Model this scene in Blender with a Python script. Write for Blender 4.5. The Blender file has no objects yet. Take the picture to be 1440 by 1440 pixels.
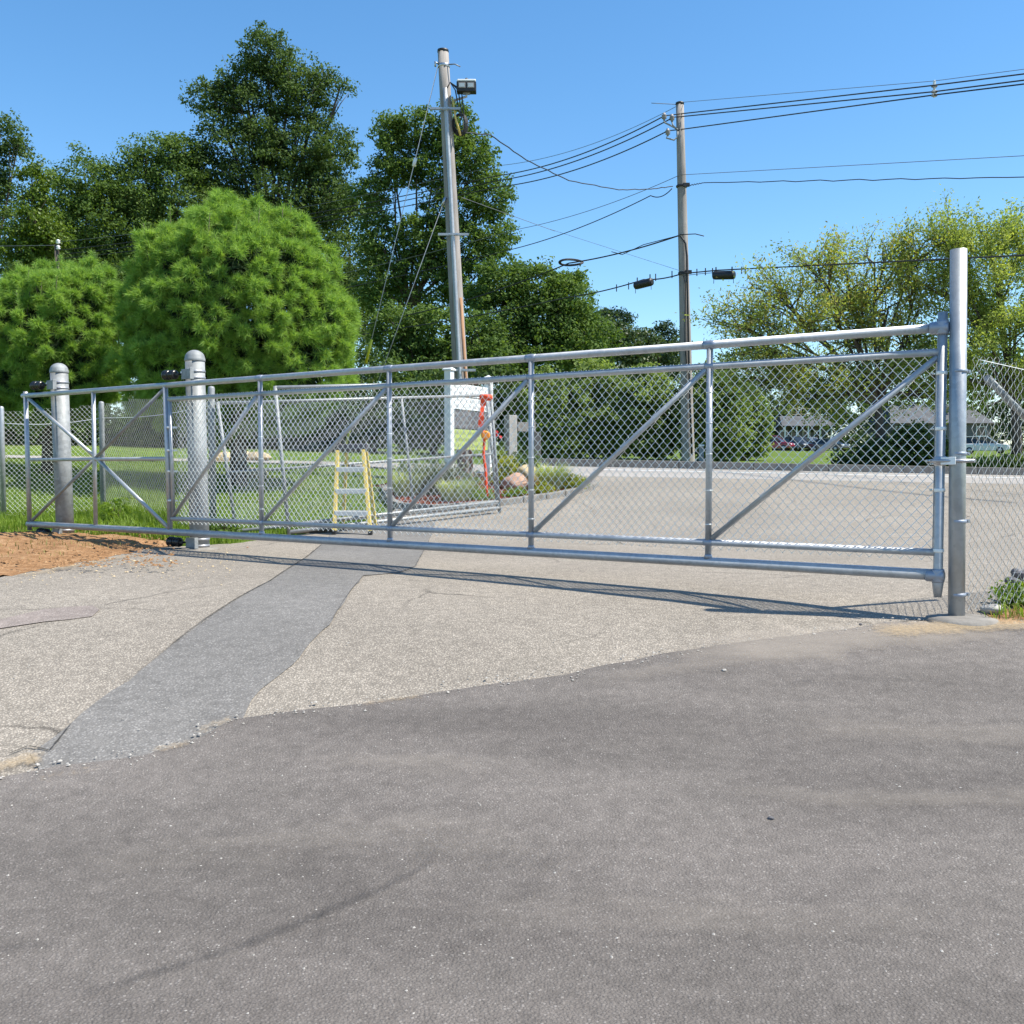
import bpy, bmesh, math, random
import numpy as np
from mathutils import Vector, noise as mnoise

rng = np.random.default_rng(7)
random.seed(7)
SC = bpy.context.scene
COL = SC.collection
# ------------------------------------------------------------------ camera
F = 1400.0                     # focal length in photograph pixels (1440 wide)
EYE = Vector((0.0, 0.0, 0.9))
PITCH = math.atan(61 / F)
cam = bpy.data.cameras.new('camera')
cam.sensor_width = 36.0
cam.lens = 36.0 * F / 1440.0
cam.clip_start = 0.05
cam.clip_end = 6000
camo = bpy.data.objects.new('camera', cam)
camo.location = EYE
camo.rotation_euler = (math.pi / 2 - PITCH, 0, 0)
COL.objects.link(camo)
SC.camera = camo
# ------------------------------------------------------------------ sky and sun
GD = Vector((0.829, -0.563, 0)).normalized()     # gate direction, left end -> right end
GN = Vector((0.563, 0.829, 0)).normalized()      # gate normal, away from the camera
SUN_EL = math.radians(57)
dl = math.radians(23)
sh = GD * math.cos(dl) + GN * math.sin(dl)
SUN = Vector((sh.x * math.cos(SUN_EL), sh.y * math.cos(SUN_EL), math.sin(SUN_EL)))
world = bpy.data.worlds.new('World')
SC.world = world
world.use_nodes = True
wn = world.node_tree
bg = wn.nodes['Background']
sky = wn.nodes.new('ShaderNodeTexSky')
sky.sky_type = 'NISHITA'
sky.sun_disc = False
sky.sun_elevation = SUN_EL
sky.sun_rotation = math.atan2(SUN.x, SUN.y)
sky.altitude = 50
sky.air_density = 1.0
sky.dust_density = 0.25
sky.ozone_density = 3.0
hs = wn.nodes.new('ShaderNodeHueSaturation')
hs.inputs['Hue'].default_value = .496
hs.inputs['Saturation'].default_value = 1.22
hs.inputs['Value'].default_value = 1.0
wn.links.new(sky.outputs[0], hs.inputs['Color'])
wn.links.new(hs.outputs[0], bg.inputs['Color'])
bg.inputs['Strength'].default_value = 0.116
sl = bpy.data.lights.new('sun', 'SUN')
sl.energy = 4.5
sl.angle = math.radians(0.53)
sl.color = (1.0, 0.94, 0.83)
so = bpy.data.objects.new('sun', sl)
so.rotation_euler = SUN.to_track_quat('Z', 'Y').to_euler()
so.location = (20, -10, 40)
COL.objects.link(so)
vs = SC.view_settings
vs.view_transform = 'Standard'
vs.look = 'None'
vs.gamma = 1.0
vs.exposure = 0.9
vs.use_curve_mapping = False

# ------------------------------------------------------------------ terrain and rays
_K = [(-40, -0.9), (0, -.68), (3, -.60), (4.6, -.40), (6.4, -.06), (8, 0), (12, .02), (13.5, .08), (15.5, .24),
      (18.5, .52), (21, .80), (23.5, 1.0), (28, 1.17), (40, 1.7), (60, 2.2), (140, 4.2), (300, 8), (800, 15), (3000, 20)]
_ty = np.concatenate([np.arange(-60, 60, .1), np.arange(60, 3200, 5.)])
_tz = np.interp(_ty, [k[0] for k in _K], [k[1] for k in _K])
_n = int(120 / .1)
_ker = np.ones(13) / 13
for _ in range(2):
    _tz[6:_n - 6] = np.convolve(_tz[:_n], _ker, 'valid')

def sstep(a, b, v):
    t = np.clip((v - a) / (b - a), 0, 1)
    return t * t * (3 - 2 * t)

def gz(x, y):
    x = np.asarray(x, float); y = np.asarray(y, float)
    return np.interp(y, _ty, _tz) - 0.02 * np.clip(x, -40, 40) * sstep(14, 22, y)

def g(x, y):
    return float(gz(x, y))

FW = Vector((0, math.cos(PITCH), -math.sin(PITCH)))
UP = Vector((0, math.sin(PITCH), math.cos(PITCH)))

def ray(px, py):
    return FW + Vector((1, 0, 0)) * ((px - 720) / F) + UP * ((720 - py) / F)

def W(px, py, Y):
    d = ray(px, py)
    return EYE + d * (Y / d.y)

def G(px, py, off=0.0):
    d = ray(px, py); d = d / d.y
    t = 1.0
    while t < 400:
        p = EYE + d * t
        if p.z < g(p.x, p.y):
            break
        t *= 1.01
    a, b = t / 1.01, t
    for _ in range(25):
        m = (a + b) / 2
        p = EYE + d * m
        if p.z < g(p.x, p.y): b = m
        else: a = m
    p = EYE + d * b
    return Vector((p.x, p.y, g(p.x, p.y) + off))

def PX(Y):
    return F / Y      # pixels per metre at depth Y

# ------------------------------------------------------------------ materials
def mat(name):
    m = bpy.data.materials.new(name)
    m.use_nodes = True
    nt = m.node_tree
    return m, nt, nt.nodes['Principled BSDF'], nt.nodes['Material Output']

def N(nt, t, **kw):
    n = nt.nodes.new(t)
    for k, v in kw.items():
        if k in n.inputs: n.inputs[k].default_value = v
        else: setattr(n, k, v)
    return n

def ramp(nt, fac, stops):
    r = nt.nodes.new('ShaderNodeValToRGB')
    e = r.color_ramp.elements
    while len(e) < len(stops): e.new(0.5)
    for i, (p, c) in enumerate(stops):
        e[i].position = p
        e[i].color = (c[0], c[1], c[2], 1) if not isinstance(c, (int, float)) else (c, c, c, 1)
    nt.links.new(fac, r.inputs[0])
    return r.outputs[0]

def coords(nt, scale=(1, 1, 1)):
    tc = nt.nodes.new('ShaderNodeNewGeometry')
    mp = nt.nodes.new('ShaderNodeMapping')
    mp.inputs['Scale'].default_value = scale
    nt.links.new(tc.outputs['Position'], mp.inputs['Vector'])
    return mp.outputs[0]

def noise(nt, vec, scale, detail=4, rough=.55):
    n = nt.nodes.new('ShaderNodeTexNoise')
    n.inputs['Scale'].default_value = scale
    n.inputs['Detail'].default_value = detail
    n.inputs['Roughness'].default_value = rough
    nt.links.new(vec, n.inputs['Vector'])
    return n.outputs['Fac']

def mixc(nt, fac, a, b, mode='MIX'):
    m = nt.nodes.new('ShaderNodeMix')
    m.data_type = 'RGBA'; m.blend_type = mode
    def put(s, v):
        if isinstance(v, (int, float)): s.default_value = v
        elif isinstance(v, tuple): s.default_value = (v[0], v[1], v[2], 1)
        else: nt.links.new(v, s)
    put(m.inputs[0], fac); put(m.inputs[6], a); put(m.inputs[7], b)
    return m.outputs[2]

def bump(nt, b, h, strength=.4, dist=.01):
    n = nt.nodes.new('ShaderNodeBump')
    n.inputs['Strength'].default_value = strength
    n.inputs['Distance'].default_value = dist
    nt.links.new(h, n.inputs['Height'])
    nt.links.new(n.outputs[0], b.inputs['Normal'])

def simple(name, col, rough=.6, metal=0., var=.12, scale=8., bmp=0.):
    m, nt, b, o = mat(name)
    v = coords(nt)
    f = noise(nt, v, scale, 5)
    c = ramp(nt, f, [(.3, tuple(x * (1 - var) for x in col)), (.7, tuple(min(1, x * (1 + var)) for x in col))])
    nt.links.new(c, b.inputs['Base Color'])
    b.inputs['Roughness'].default_value = rough
    b.inputs['Metallic'].default_value = metal
    if bmp: bump(nt, b, noise(nt, v, scale * 6, 4), bmp, .005)
    return m

def galv(name, col, rough, metal, spang=40., var=.16):
    m, nt, b, o = mat(name)
    v = coords(nt)
    vo = N(nt, 'ShaderNodeTexVoronoi', Scale=spang)
    nt.links.new(v, vo.inputs['Vector'])
    f = noise(nt, v, 5, 6, .65)
    mx = mixc(nt, .35, f, vo.outputs['Color'], 'OVERLAY')
    c = ramp(nt, mx, [(.2, tuple(x * (1 - var) for x in col)), (.75, tuple(min(1, x * (1 + var)) for x in col))])
    nt.links.new(c, b.inputs['Base Color'])
    b.inputs['Metallic'].default_value = metal
    r = ramp(nt, f, [(.3, rough - .08), (.7, rough + .12)])
    nt.links.new(r, b.inputs['Roughness'])
    return m

def asphalt(name, base, stones, stone_scale, contrast, big, rough=.9, bstr=.6, crack=None, fsc=260.):
    """base colour, list of stone colours (cell by cell), plus broad wear."""
    m, nt, b, o = mat(name)
    v = coords(nt)
    vo = N(nt, 'ShaderNodeTexVoronoi', Scale=stone_scale)
    nt.links.new(v, vo.inputs['Vector'])
    sep = N(nt, 'ShaderNodeSeparateColor'); nt.links.new(vo.outputs['Color'], sep.inputs[0])
    n = len(stones)
    st = ramp(nt, sep.outputs[0], [(i / (n - 1) if n > 1 else 0, c) for i, c in enumerate(stones)])
    edge = ramp(nt, vo.outputs['Distance'], [(.25, 1.), (.62, 0.)])
    sel = ramp(nt, sep.outputs[1], [(contrast, 0.), (contrast + .12, 1.)])
    ms = N(nt, 'ShaderNodeMath', operation='MULTIPLY')
    nt.links.new(edge, ms.inputs[0]); nt.links.new(sel, ms.inputs[1])
    fine = noise(nt, v, fsc, 3, .7)
    basec = ramp(nt, fine, [(.25, tuple(x * .55 for x in base)), (.75, tuple(x * 1.35 for x in base))])
    c = mixc(nt, ms.outputs[0], basec, st)
    mid = noise(nt, v, 14, 4, .6)
    midc = ramp(nt, mid, [(.3, .84), (.7, 1.14)])
    c = mixc(nt, 1., c, midc, 'MULTIPLY')
    bigv = coords(nt, big[1])
    bn = noise(nt, bigv, big[0], 5, .55)
    bc = ramp(nt, bn, [(big[4] if len(big) > 4 else .34, big[2]), (big[5] if len(big) > 5 else .66, big[3])])
    c = mixc(nt, 1., c, bc, 'MULTIPLY')
    if crack:
        wv = N(nt, 'ShaderNodeTexVoronoi', Scale=crack[0]); wv.feature = 'DISTANCE_TO_EDGE'
        dn = N(nt, 'ShaderNodeTexNoise', Scale=3., Detail=6.)
        nt.links.new(v, dn.inputs['Vector'])
        vv = mixc(nt, .25, v, dn.outputs['Color'], 'ADD')
        nt.links.new(vv, wv.inputs['Vector'])
        cr = ramp(nt, wv.outputs['Distance'], [(0., .35), (crack[1], 1.)])
        gate = ramp(nt, noise(nt, v, .5, 2), [(.5, 0.), (.62, 1.)])
        crg = mixc(nt, gate, (1, 1, 1), cr)
        c = mixc(nt, 1., c, crg, 'MULTIPLY')
    nt.links.new(c, b.inputs['Base Color'])
    b.inputs['Roughness'].default_value = rough
    b.inputs['Specular IOR Level'].default_value = .3
    h = mixc(nt, .5, edge, fine)
    bump(nt, b, h, bstr, .006)
    return m

def foliage(name, c0, c1, c2, trans=.3, scale=.7, rough=.5, isl=.55):
    m, nt, b, o = mat(name)
    ge = nt.nodes.new('ShaderNodeNewGeometry')
    v = coords(nt)
    f = noise(nt, v, scale, 3)
    a = N(nt, 'ShaderNodeMath', operation='MULTIPLY'); a.inputs[1].default_value = isl
    nt.links.new(ge.outputs['Random Per Island'], a.inputs[0])
    s = N(nt, 'ShaderNodeMath', operation='MULTIPLY_ADD'); s.inputs[1].default_value = .9; 
    nt.links.new(f, s.inputs[0]); nt.links.new(a.outputs[0], s.inputs[2])
    s2 = N(nt, 'ShaderNodeMath', operation='SUBTRACT'); s2.inputs[1].default_value = .22 - (.55 - isl) / 2
    nt.links.new(s.outputs[0], s2.inputs[0])
    c = ramp(nt, s2.outputs[0], [(.1, c0), (.5, c1), (.9, c2)])
    nt.links.new(c, b.inputs['Base Color'])
    b.inputs['Roughness'].default_value = rough
    b.inputs['Specular IOR Level'].default_value = .35
    t = N(nt, 'ShaderNodeBsdfTranslucent')
    ct = mixc(nt, 1., c, (1.25, 1.25, .6), 'MULTIPLY')
    nt.links.new(ct, t.inputs['Color'])
    mx = N(nt, 'ShaderNodeMixShader'); mx.inputs[0].default_value = trans
    nt.links.new(b.outputs[0], mx.inputs[1]); nt.links.new(t.outputs[0], mx.inputs[2])
    nt.links.new(mx.outputs[0], o.inputs['Surface'])
    return m

def decal(name, c0, c1, scale, lo, hi, stretch=(1, 1, 1)):
    """thin layer whose cover fades with the 'cover' attribute and a noise."""
    m, nt, b, o = mat(name)
    v = coords(nt, stretch)
    f = noise(nt, v, scale, 6, .65)
    at = N(nt, 'ShaderNodeAttribute'); at.attribute_name = 'cover'
    ad = N(nt, 'ShaderNodeMath', operation='ADD')
    nt.links.new(at.outputs['Fac'], ad.inputs[0]); nt.links.new(f, ad.inputs[1])
    al = ramp(nt, ad.outputs[0], [(0., 0.), (1., 1.)])
    mr = N(nt, 'ShaderNodeMapRange'); mr.inputs[1].default_value = lo; mr.inputs[2].default_value = hi
    nt.links.new(ad.outputs[0], mr.inputs[0])
    nt.links.new(mr.outputs[0], b.inputs['Alpha'])
    v2 = coords(nt)
    f2 = noise(nt, v2, 120, 4, .7)
    nt.links.new(ramp(nt, f2, [(.3, c0), (.7, c1)]), b.inputs['Base Color'])
    b.inputs['Roughness'].default_value = .95
    b.inputs['Specular IOR Level'].default_value = .15
    return m

M = {}
M['gate'] = galv('galvanised_tube', (.45, .462, .478), .54, .75)
M['weld'] = galv('zinc_spray', (.33, .36, .42), .5, .6)
M['post_old'] = galv('weathered_galvanised', (.255, .268, .272), .62, .25, 26., .30)
M['post_new'] = galv('bright_galvanised', (.38, .398, .412), .45, .55, 30., .18)
M['wire'] = simple('galvanised_wire', (.84, .85, .83), .5, .25, .08, 20)
M['wire_old'] = simple('old_wire', (.42, .43, .42), .5, .35, .15, 12)
M['old_tube'] = simple('old_gate_tube', (.32, .325, .32), .55, .4, .15, 12)
M['rubber'] = simple('black_rubber', (.012, .012, .013), .28, 0, .2, 20)
M['steel'] = simple('steel_bolt', (.45, .46, .48), .35, .9, .1, 30)
M['bark'] = simple('bark', (.085, .068, .052), .9, 0, .35, 9, .6)
M['bark_light'] = simple('pale_bark', (.19, .165, .14), .9, 0, .3, 9, .6)
M['concrete'] = simple('concrete', (.20, .185, .165), .9, 0, .28, 9, .6)
M['far_roof'] = simple('far_roof_grey', (.075, .08, .09), .8, 0, .25, 1.)
M['granite'] = simple('granite_kerb', (.155, .147, .138), .85, 0, .25, 12, .4)
M['white_paint'] = simple('white_vinyl', (.70, .72, .72), .5, 0, .04, 6)
M['black'] = simple('black_plastic', (.014, .014, .016), .5, 0, .2, 6)
M['cable'] = simple('cable_black', (.02, .02, .022), .6, 0, .2, 6)
M['thinwire'] = simple('bare_wire', (.16, .17, .18), .5, .4, .2, 6)
M['yellow'] = simple('yellow_fibreglass', (.62, .47, .13), .5, 0, .1, 14)
M['yellow_guard'] = simple('yellow_plastic', (.62, .60, .02), .45, 0, .08, 10)
M['alu'] = simple('aluminium', (.46, .46, .48), .42, .75, .1, 18)
M['step_alu'] = simple('ladder_step_aluminium', (.66, .65, .62), .5, .3, .08, 18)
M['orange'] = simple('orange_webbing', (.78, .08, .02), .7, 0, .15, 30)
M['orange2'] = simple('orange_reflector', (.85, .28, .03), .35, 0, .1, 30)
M['grey_panel'] = simple('grey_panel', (.10, .095, .10), .6, 0, .2, 30)
M['lime'] = simple('lime_panel', (.36, .43, .12), .55, 0, .08, 14)
M['ink'] = simple('sign_lettering', (.09, .09, .10), .6, 0, .1, 10)
M['ink_light'] = simple('sign_lettering_pale', (.27, .26, .26), .6, 0, .1, 10)
M['ink_lime'] = simple('sign_lettering_olive', (.16, .22, .05), .6, 0, .1, 10)
M['glass_lamp'] = simple('lamp_glass', (.55, .55, .50), .15, .3, .1, 10)
M['rock_pink'] = simple('pink_granite', (.40, .25, .18), .85, 0, .25, 9, .6)
M['rock_tan'] = simple('tan_rock', (.46, .36, .22), .85, 0, .2, 9, .6)
M['rock_grey'] = simple('grey_rock', (.36, .34, .31), .85, 0, .2, 9, .6)
M['wood_pole'] = None

def polewood(name, c0, c1, c2):
    m, nt, b, o = mat(name)
    v = coords(nt, (14, 14, .6))
    f = noise(nt, v, 3, 6, .65)
    v2 = coords(nt)
    f2 = noise(nt, v2, .7, 3)
    c = ramp(nt, f, [(.25, c0), (.5, c1), (.8, c2)])
    c = mixc(nt, 1., c, ramp(nt, f2, [(.3, .8), (.7, 1.15)]), 'MULTIPLY')
    nt.links.new(c, b.inputs['Base Color'])
    b.inputs['Roughness'].default_value = .9
    bump(nt, b, f, .5, .01)
    return m
M['wood_pole'] = polewood('weathered_pole', (.16, .14, .125), (.29, .265, .245), (.38, .35, .33))
M['wood_brown'] = polewood('brown_pole', (.20, .10, .05), (.36, .20, .11), (.44, .28, .17))

M['old'] = asphalt('old_asphalt', (.205, .181, .151), [(.375, .333, .28), (.272, .241, .202), (.455, .405, .34), (.30, .266, .223)],
                   84, .10, (.5, (1, 1, 1), .90, 1.10), .9, .75, (.55, .012))
M['strip'] = asphalt('trench_patch_asphalt', (.158, .150, .140), [(.21, .20, .188), (.178, .17, .16), (.27, .258, .243), (.20, .191, .18)],
                     70, .25, (.8, (1, 1, 1), .86, 1.12), .85, .6)
M['strip2'] = asphalt('pinkish_patch_asphalt', (.22, .185, .165), [(.33, .29, .26), (.26, .22, .20), (.36, .32, .29)],
                      90, .35, (.8, (1, 1, 1), .9, 1.1), .9, .5)
M['new'] = asphalt('dark_asphalt', (.126, .112, .101), [(.132, .118, .107), (.172, .155, .141), (.114, .102, .093), (.235, .214, .196)],
                   100, .34, (.75, (.42, 1.2, 1), .80, 1.30, .38, .64), .9, .7, None, 190.)
M['road'] = asphalt('street_asphalt', (.30, .28, .26), [(.38, .36, .33), (.3, .28, .26), (.42, .4, .37)],
                    50, .3, (.4, (.4, 1, 1), .9, 1.1), .9, .4)
M['sand'] = decal('spilled_sand', (.36, .27, .165), (.50, .39, .25), 34.0, .92, 1.75)
M['dust'] = decal('pale_dust', (.34, .30, .26), (.44, .39, .33), 2.6, .62, 2.9, (.5, 1.6, 1))
M['crack'] = decal('dark_crack', (.03, .028, .025), (.06, .055, .05), 24.0, .75, 1.35)  # thin dark crack lines, broken up by noise
M['tyre'] = decal('tyre_rubber', (.030, .029, .03), (.05, .048, .047), 22.0, .70, 2.5)

def ground_mat():
    m, nt, b, o = mat('lawn_soil')
    v = coords(nt)
    f = noise(nt, v, 1.2, 6, .6)
    f2 = noise(nt, v, 26, 5, .7)
    f3 = noise(nt, v, .12, 3)
    c = ramp(nt, f2, [(.25, (.05, .085, .016)), (.55, (.11, .165, .028)), (.8, (.18, .24, .05))])
    c2 = ramp(nt, f2, [(.25, (.09, .09, .03)), (.75, (.19, .18, .06))])
    k = ramp(nt, f, [(.52, 0.), (.72, .7)])
    c = mixc(nt, k, c, c2)
    c = mixc(nt, 1., c, ramp(nt, f3, [(.3, .85), (.7, 1.2)]), 'MULTIPLY')
    nt.links.new(c, b.inputs['Base Color'])
    b.inputs['Roughness'].default_value = .95
    b.inputs['Specular IOR Level'].default_value = .1
    bump(nt, b, f2, .8, .03)
    return m
M['ground'] = ground_mat()

def dirt_mat():
    m, nt, b, o = mat('orange_dirt')
    v = coords(nt)
    f = noise(nt, v, 7, 8, .7); f2 = noise(nt, v, 60, 5, .75)
    c = ramp(nt, f, [(.3, (.19, .10, .045)), (.55, (.34, .195, .10)), (.75, (.50, .35, .21))])
    c = mixc(nt, 1., c, ramp(nt, f2, [(.3, .7), (.7, 1.25)]), 'MULTIPLY')
    nt.links.new(c, b.inputs['Base Color'])
    b.inputs['Roughness'].default_value = .95
    b.inputs['Specular IOR Level'].default_value = .1
    bump(nt, b, f2, .9, .02)
    return m
M['dirt'] = dirt_mat()

def mulch_mat():
    m, nt, b, o = mat('red_mulch')
    v = coords(nt)
    f = noise(nt, v, 40, 6, .75)
    c = ramp(nt, f, [(.3, (.11, .032, .018)), (.55, (.30, .095, .055)), (.75, (.44, .19, .125))])
    nt.links.new(c, b.inputs['Base Color'])
    b.inputs['Roughness'].default_value = .95
    b.inputs['Specular IOR Level'].default_value = .1
    bump(nt, b, f, 1., .03)
    return m
M['mulch'] = mulch_mat()
M['leaf_oak'] = foliage('oak_leaves', (.036, .066, .02), (.068, .12, .032), (.13, .19, .054), .38, .5, .85)
M['leaf_mid'] = foliage('tree_leaves', (.048, .09, .02), (.096, .165, .034), (.172, .245, .058), .4, .5, .85)
M['leaf_lime'] = foliage('maple_leaves', (.05, .09, .012), (.10, .165, .02), (.17, .24, .03), .35)
M['leaf_shrub'] = foliage('shrub_leaves', (.11, .16, .045), (.19, .265, .075), (.29, .365, .115), .44, .7, .85)
M['leaf_far'] = foliage('far_leaves', (.035, .062, .026), (.06, .098, .036), (.10, .145, .052), .3)
M['leaf_willow'] = foliage('yellowing_leaves', (.17, .24, .055), (.285, .36, .09), (.42, .46, .135), .5, 1.1, .8)
M['leaf_autumn'] = foliage('turning_leaves', (.22, .19, .04), (.32, .30, .07), (.42, .34, .10), .5, 1.1, .7)
M['pine'] = foliage('pine_needles', (.10, .185, .038), (.235, .39, .075), (.43, .57, .15), .42, 4.5, .8, .3)
M['pine_far_shade'] = foliage('far_and_shade_needles', (.018, .04, .02), (.035, .065, .03), (.06, .10, .045), .2, .9, .95)  # far pines, and the inner pine fill where dark colour stands for shade
M['grass'] = foliage('grass_blades', (.085, .15, .018), (.17, .27, .03), (.28, .36, .065), .45, 1.5, .6)
M['grass_dry'] = foliage('dry_grass', (.13, .13, .035), (.24, .21, .07), (.36, .30, .13), .3, 1.5, .7)
M['grass_silver'] = foliage('ornamental_grass', (.22, .28, .12), (.40, .46, .23), (.60, .62, .38), .45, 1.5, .6)
M['golden'] = foliage('golden_shrub', (.14, .17, .01), (.27, .30, .015), (.42, .42, .04), .35, 1.5)
M['lavender'] = foliage('grey_green_shrub', (.07, .095, .05), (.12, .155, .08), (.22, .24, .15), .3, 1.5)
M['red_flower'] = simple('red_flower', (.55, .02, .02), .6, 0, .2, 30)

# ------------------------------------------------------------------ mesh helpers
ORG = {}

def finish(name, me, m, parent, smooth=None):
    if m is not None: me.materials.append(m)
    o = bpy.data.objects.new(name, me)
    COL.objects.link(o)
    if parent is not None:
        o.parent = parent
        ORG[o.name] = ORG[parent.name]
    else:
        ORG[o.name] = Vector((0, 0, 0))
    return o

def np_obj(name, V, Fc, m, parent=None, smooth=False, cover=None):
    """V (n,3) world coords, Fc (k,3|4) ints"""
    V = np.asarray(V, np.float32).copy()
    if parent is not None: V -= np.array(ORG[parent.name], np.float32)
    Fc = np.asarray(Fc, np.int32)
    me = bpy.data.meshes.new(name)
    k, w = Fc.shape
    me.vertices.add(len(V)); me.vertices.foreach_set('co', V.ravel())
    me.loops.add(k * w); me.loops.foreach_set('vertex_index', Fc.ravel())
    me.polygons.add(k)
    me.polygons.foreach_set('loop_start', np.arange(0, k * w, w, dtype=np.int32))
    me.polygons.foreach_set('loop_total', np.full(k, w, np.int32))
    me.update(calc_edges=True)
    me.polygons.foreach_set('use_smooth', np.full(k, smooth, bool))
    if cover is not None:
        a = me.attributes.new('cover', 'FLOAT', 'POINT')
        a.data.foreach_set('value', np.asarray(cover, np.float32))
    return finish(name, me, m, parent)

class MB:
    def __init__(s):
        s.v = []; s.f = []; s.s = []
    def add(s, vs, fs, sm=False):
        b = len(s.v)
        s.v += [tuple(p) for p in vs]
        for q in fs:
            s.f.append([b + i for i in q]); s.s.append(sm if len(q) <= 4 else False)
    def path(s, pts, rads, n=10, cap=True):
        pts = [Vector(p) for p in pts]
        if isinstance(rads, (int, float)): rads = [rads] * len(pts)
        vs = []; u = None
        for i, p in enumerate(pts):
            t = (pts[min(i + 1, len(pts) - 1)] - pts[max(i - 1, 0)]).normalized()
            if u is None:
                a = Vector((0, 0, 1)) if abs(t.z) < .9 else Vector((1, 0, 0))
                u = t.cross(a).normalized()
            else:
                u = (u - t * u.dot(t)).normalized()
            w = t.cross(u)
            for k in range(n):
                th = 2 * math.pi * k / n
                vs.append(p + (u * math.cos(th) + w * math.sin(th)) * rads[i])
        fs = []
        for i in range(len(pts) - 1):
            for k in range(n):
                a = i * n + k; b = i * n + (k + 1) % n
                fs.append((a, b, b + n, a + n))
        s.add(vs, fs, True)
        if cap:
            b = len(s.v) - len(vs)
            L = (len(pts) - 1) * n
            s.f.append([b + k for k in range(n)][::-1]); s.s.append(False)
            s.f.append([b + L + k for k in range(n)]); s.s.append(False)
        return s
    def tube(s, a, b, r, r2=None, n=12):
        return s.path([a, b], [r, r if r2 is None else r2], n)
    def lathe(s, o, prof, n=24, axis=(0, 0, 1)):
        """prof [(r, h)] along axis from o"""
        o = Vector(o); t = Vector(axis).normalized()
        a = Vector((0, 0, 1)) if abs(t.z) < .9 else Vector((1, 0, 0))
        u = t.cross(a).normalized(); w = t.cross(u)
        vs = []
        for r, h in prof:
            for k in range(n):
                th = 2 * math.pi * k / n
                vs.append(o + t * h + (u * math.cos(th) + w * math.sin(th)) * max(r, 1e-4))
        fs = []
        for i in range(len(prof) - 1):
            for k in range(n):
                p = i * n + k; q = i * n + (k + 1) % n
                fs.append((p, q, q + n, p + n))
        s.add(vs, fs, True)
        b = len(s.v) - len(vs); L = (len(prof) - 1) * n
        s.f.append([b + k for k in range(n)][::-1]); s.s.append(False)
        s.f.append([b + L + k for k in range(n)]); s.s.append(False)
        return s
    def box(s, c, size, x=(1, 0, 0), y=None, z=(0, 0, 1)):
        c = Vector(c); X = Vector(x).normalized(); Z = Vector(z).normalized()
        Y = Z.cross(X).normalized() if y is None else Vector(y).normalized()
        h = [d / 2 for d in size]
        vs = [c + X * (sx * h[0]) + Y * (sy * h[1]) + Z * (sz * h[2]) for sz in (-1, 1) for sy in (-1, 1) for sx in (-1, 1)]
        s.add(vs, [(0, 2, 3, 1), (4, 5, 7, 6), (0, 1, 5, 4), (2, 6, 7, 3), (0, 4, 6, 2), (1, 3, 7, 5)])
        return s
    def bar(s, a, b, w, h, up=(0, 0, 1)):
        a = Vector(a); b = Vector(b); t = (b - a)
        L = t.length; t.normalize()
        u = Vector(up); y = u.cross(t)
        if y.length < 1e-3: y = Vector((1, 0, 0)).cross(t)
        y.normalize(); z = t.cross(y)
        return s.box((a + b) / 2, (L, w, h), t, y, z)
    def build(s, name, m, parent=None, bevel=0.):
        V = s.v
        if parent is not None:
            o = ORG[parent.name]
            V = [(p[0] - o.x, p[1] - o.y, p[2] - o.z) for p in V]
        me = bpy.data.meshes.new(name)
        me.from_pydata(V, [], s.f)
        me.polygons.foreach_set('use_smooth', s.s)
        me.update()
        ob = finish(name, me, m, parent)
        if bevel:
            bv = ob.modifiers.new('bevel', 'BEVEL'); bv.width = bevel; bv.segments = 2; bv.limit_method = 'ANGLE'
        return ob

def tag(o, label=None, cat=None, group=None, kind=None):
    if label: o['label'] = label
    if cat: o['category'] = cat
    if group: o['group'] = group
    if kind: o['kind'] = kind
    return o

def thing(name, loc, label, cat, group=None):
    o = bpy.data.objects.new(name, None)
    COL.objects.link(o)
    o.location = loc
    o.empty_display_size = .2
    ORG[o.name] = Vector(loc)
    return tag(o, label, cat, group)

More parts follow.
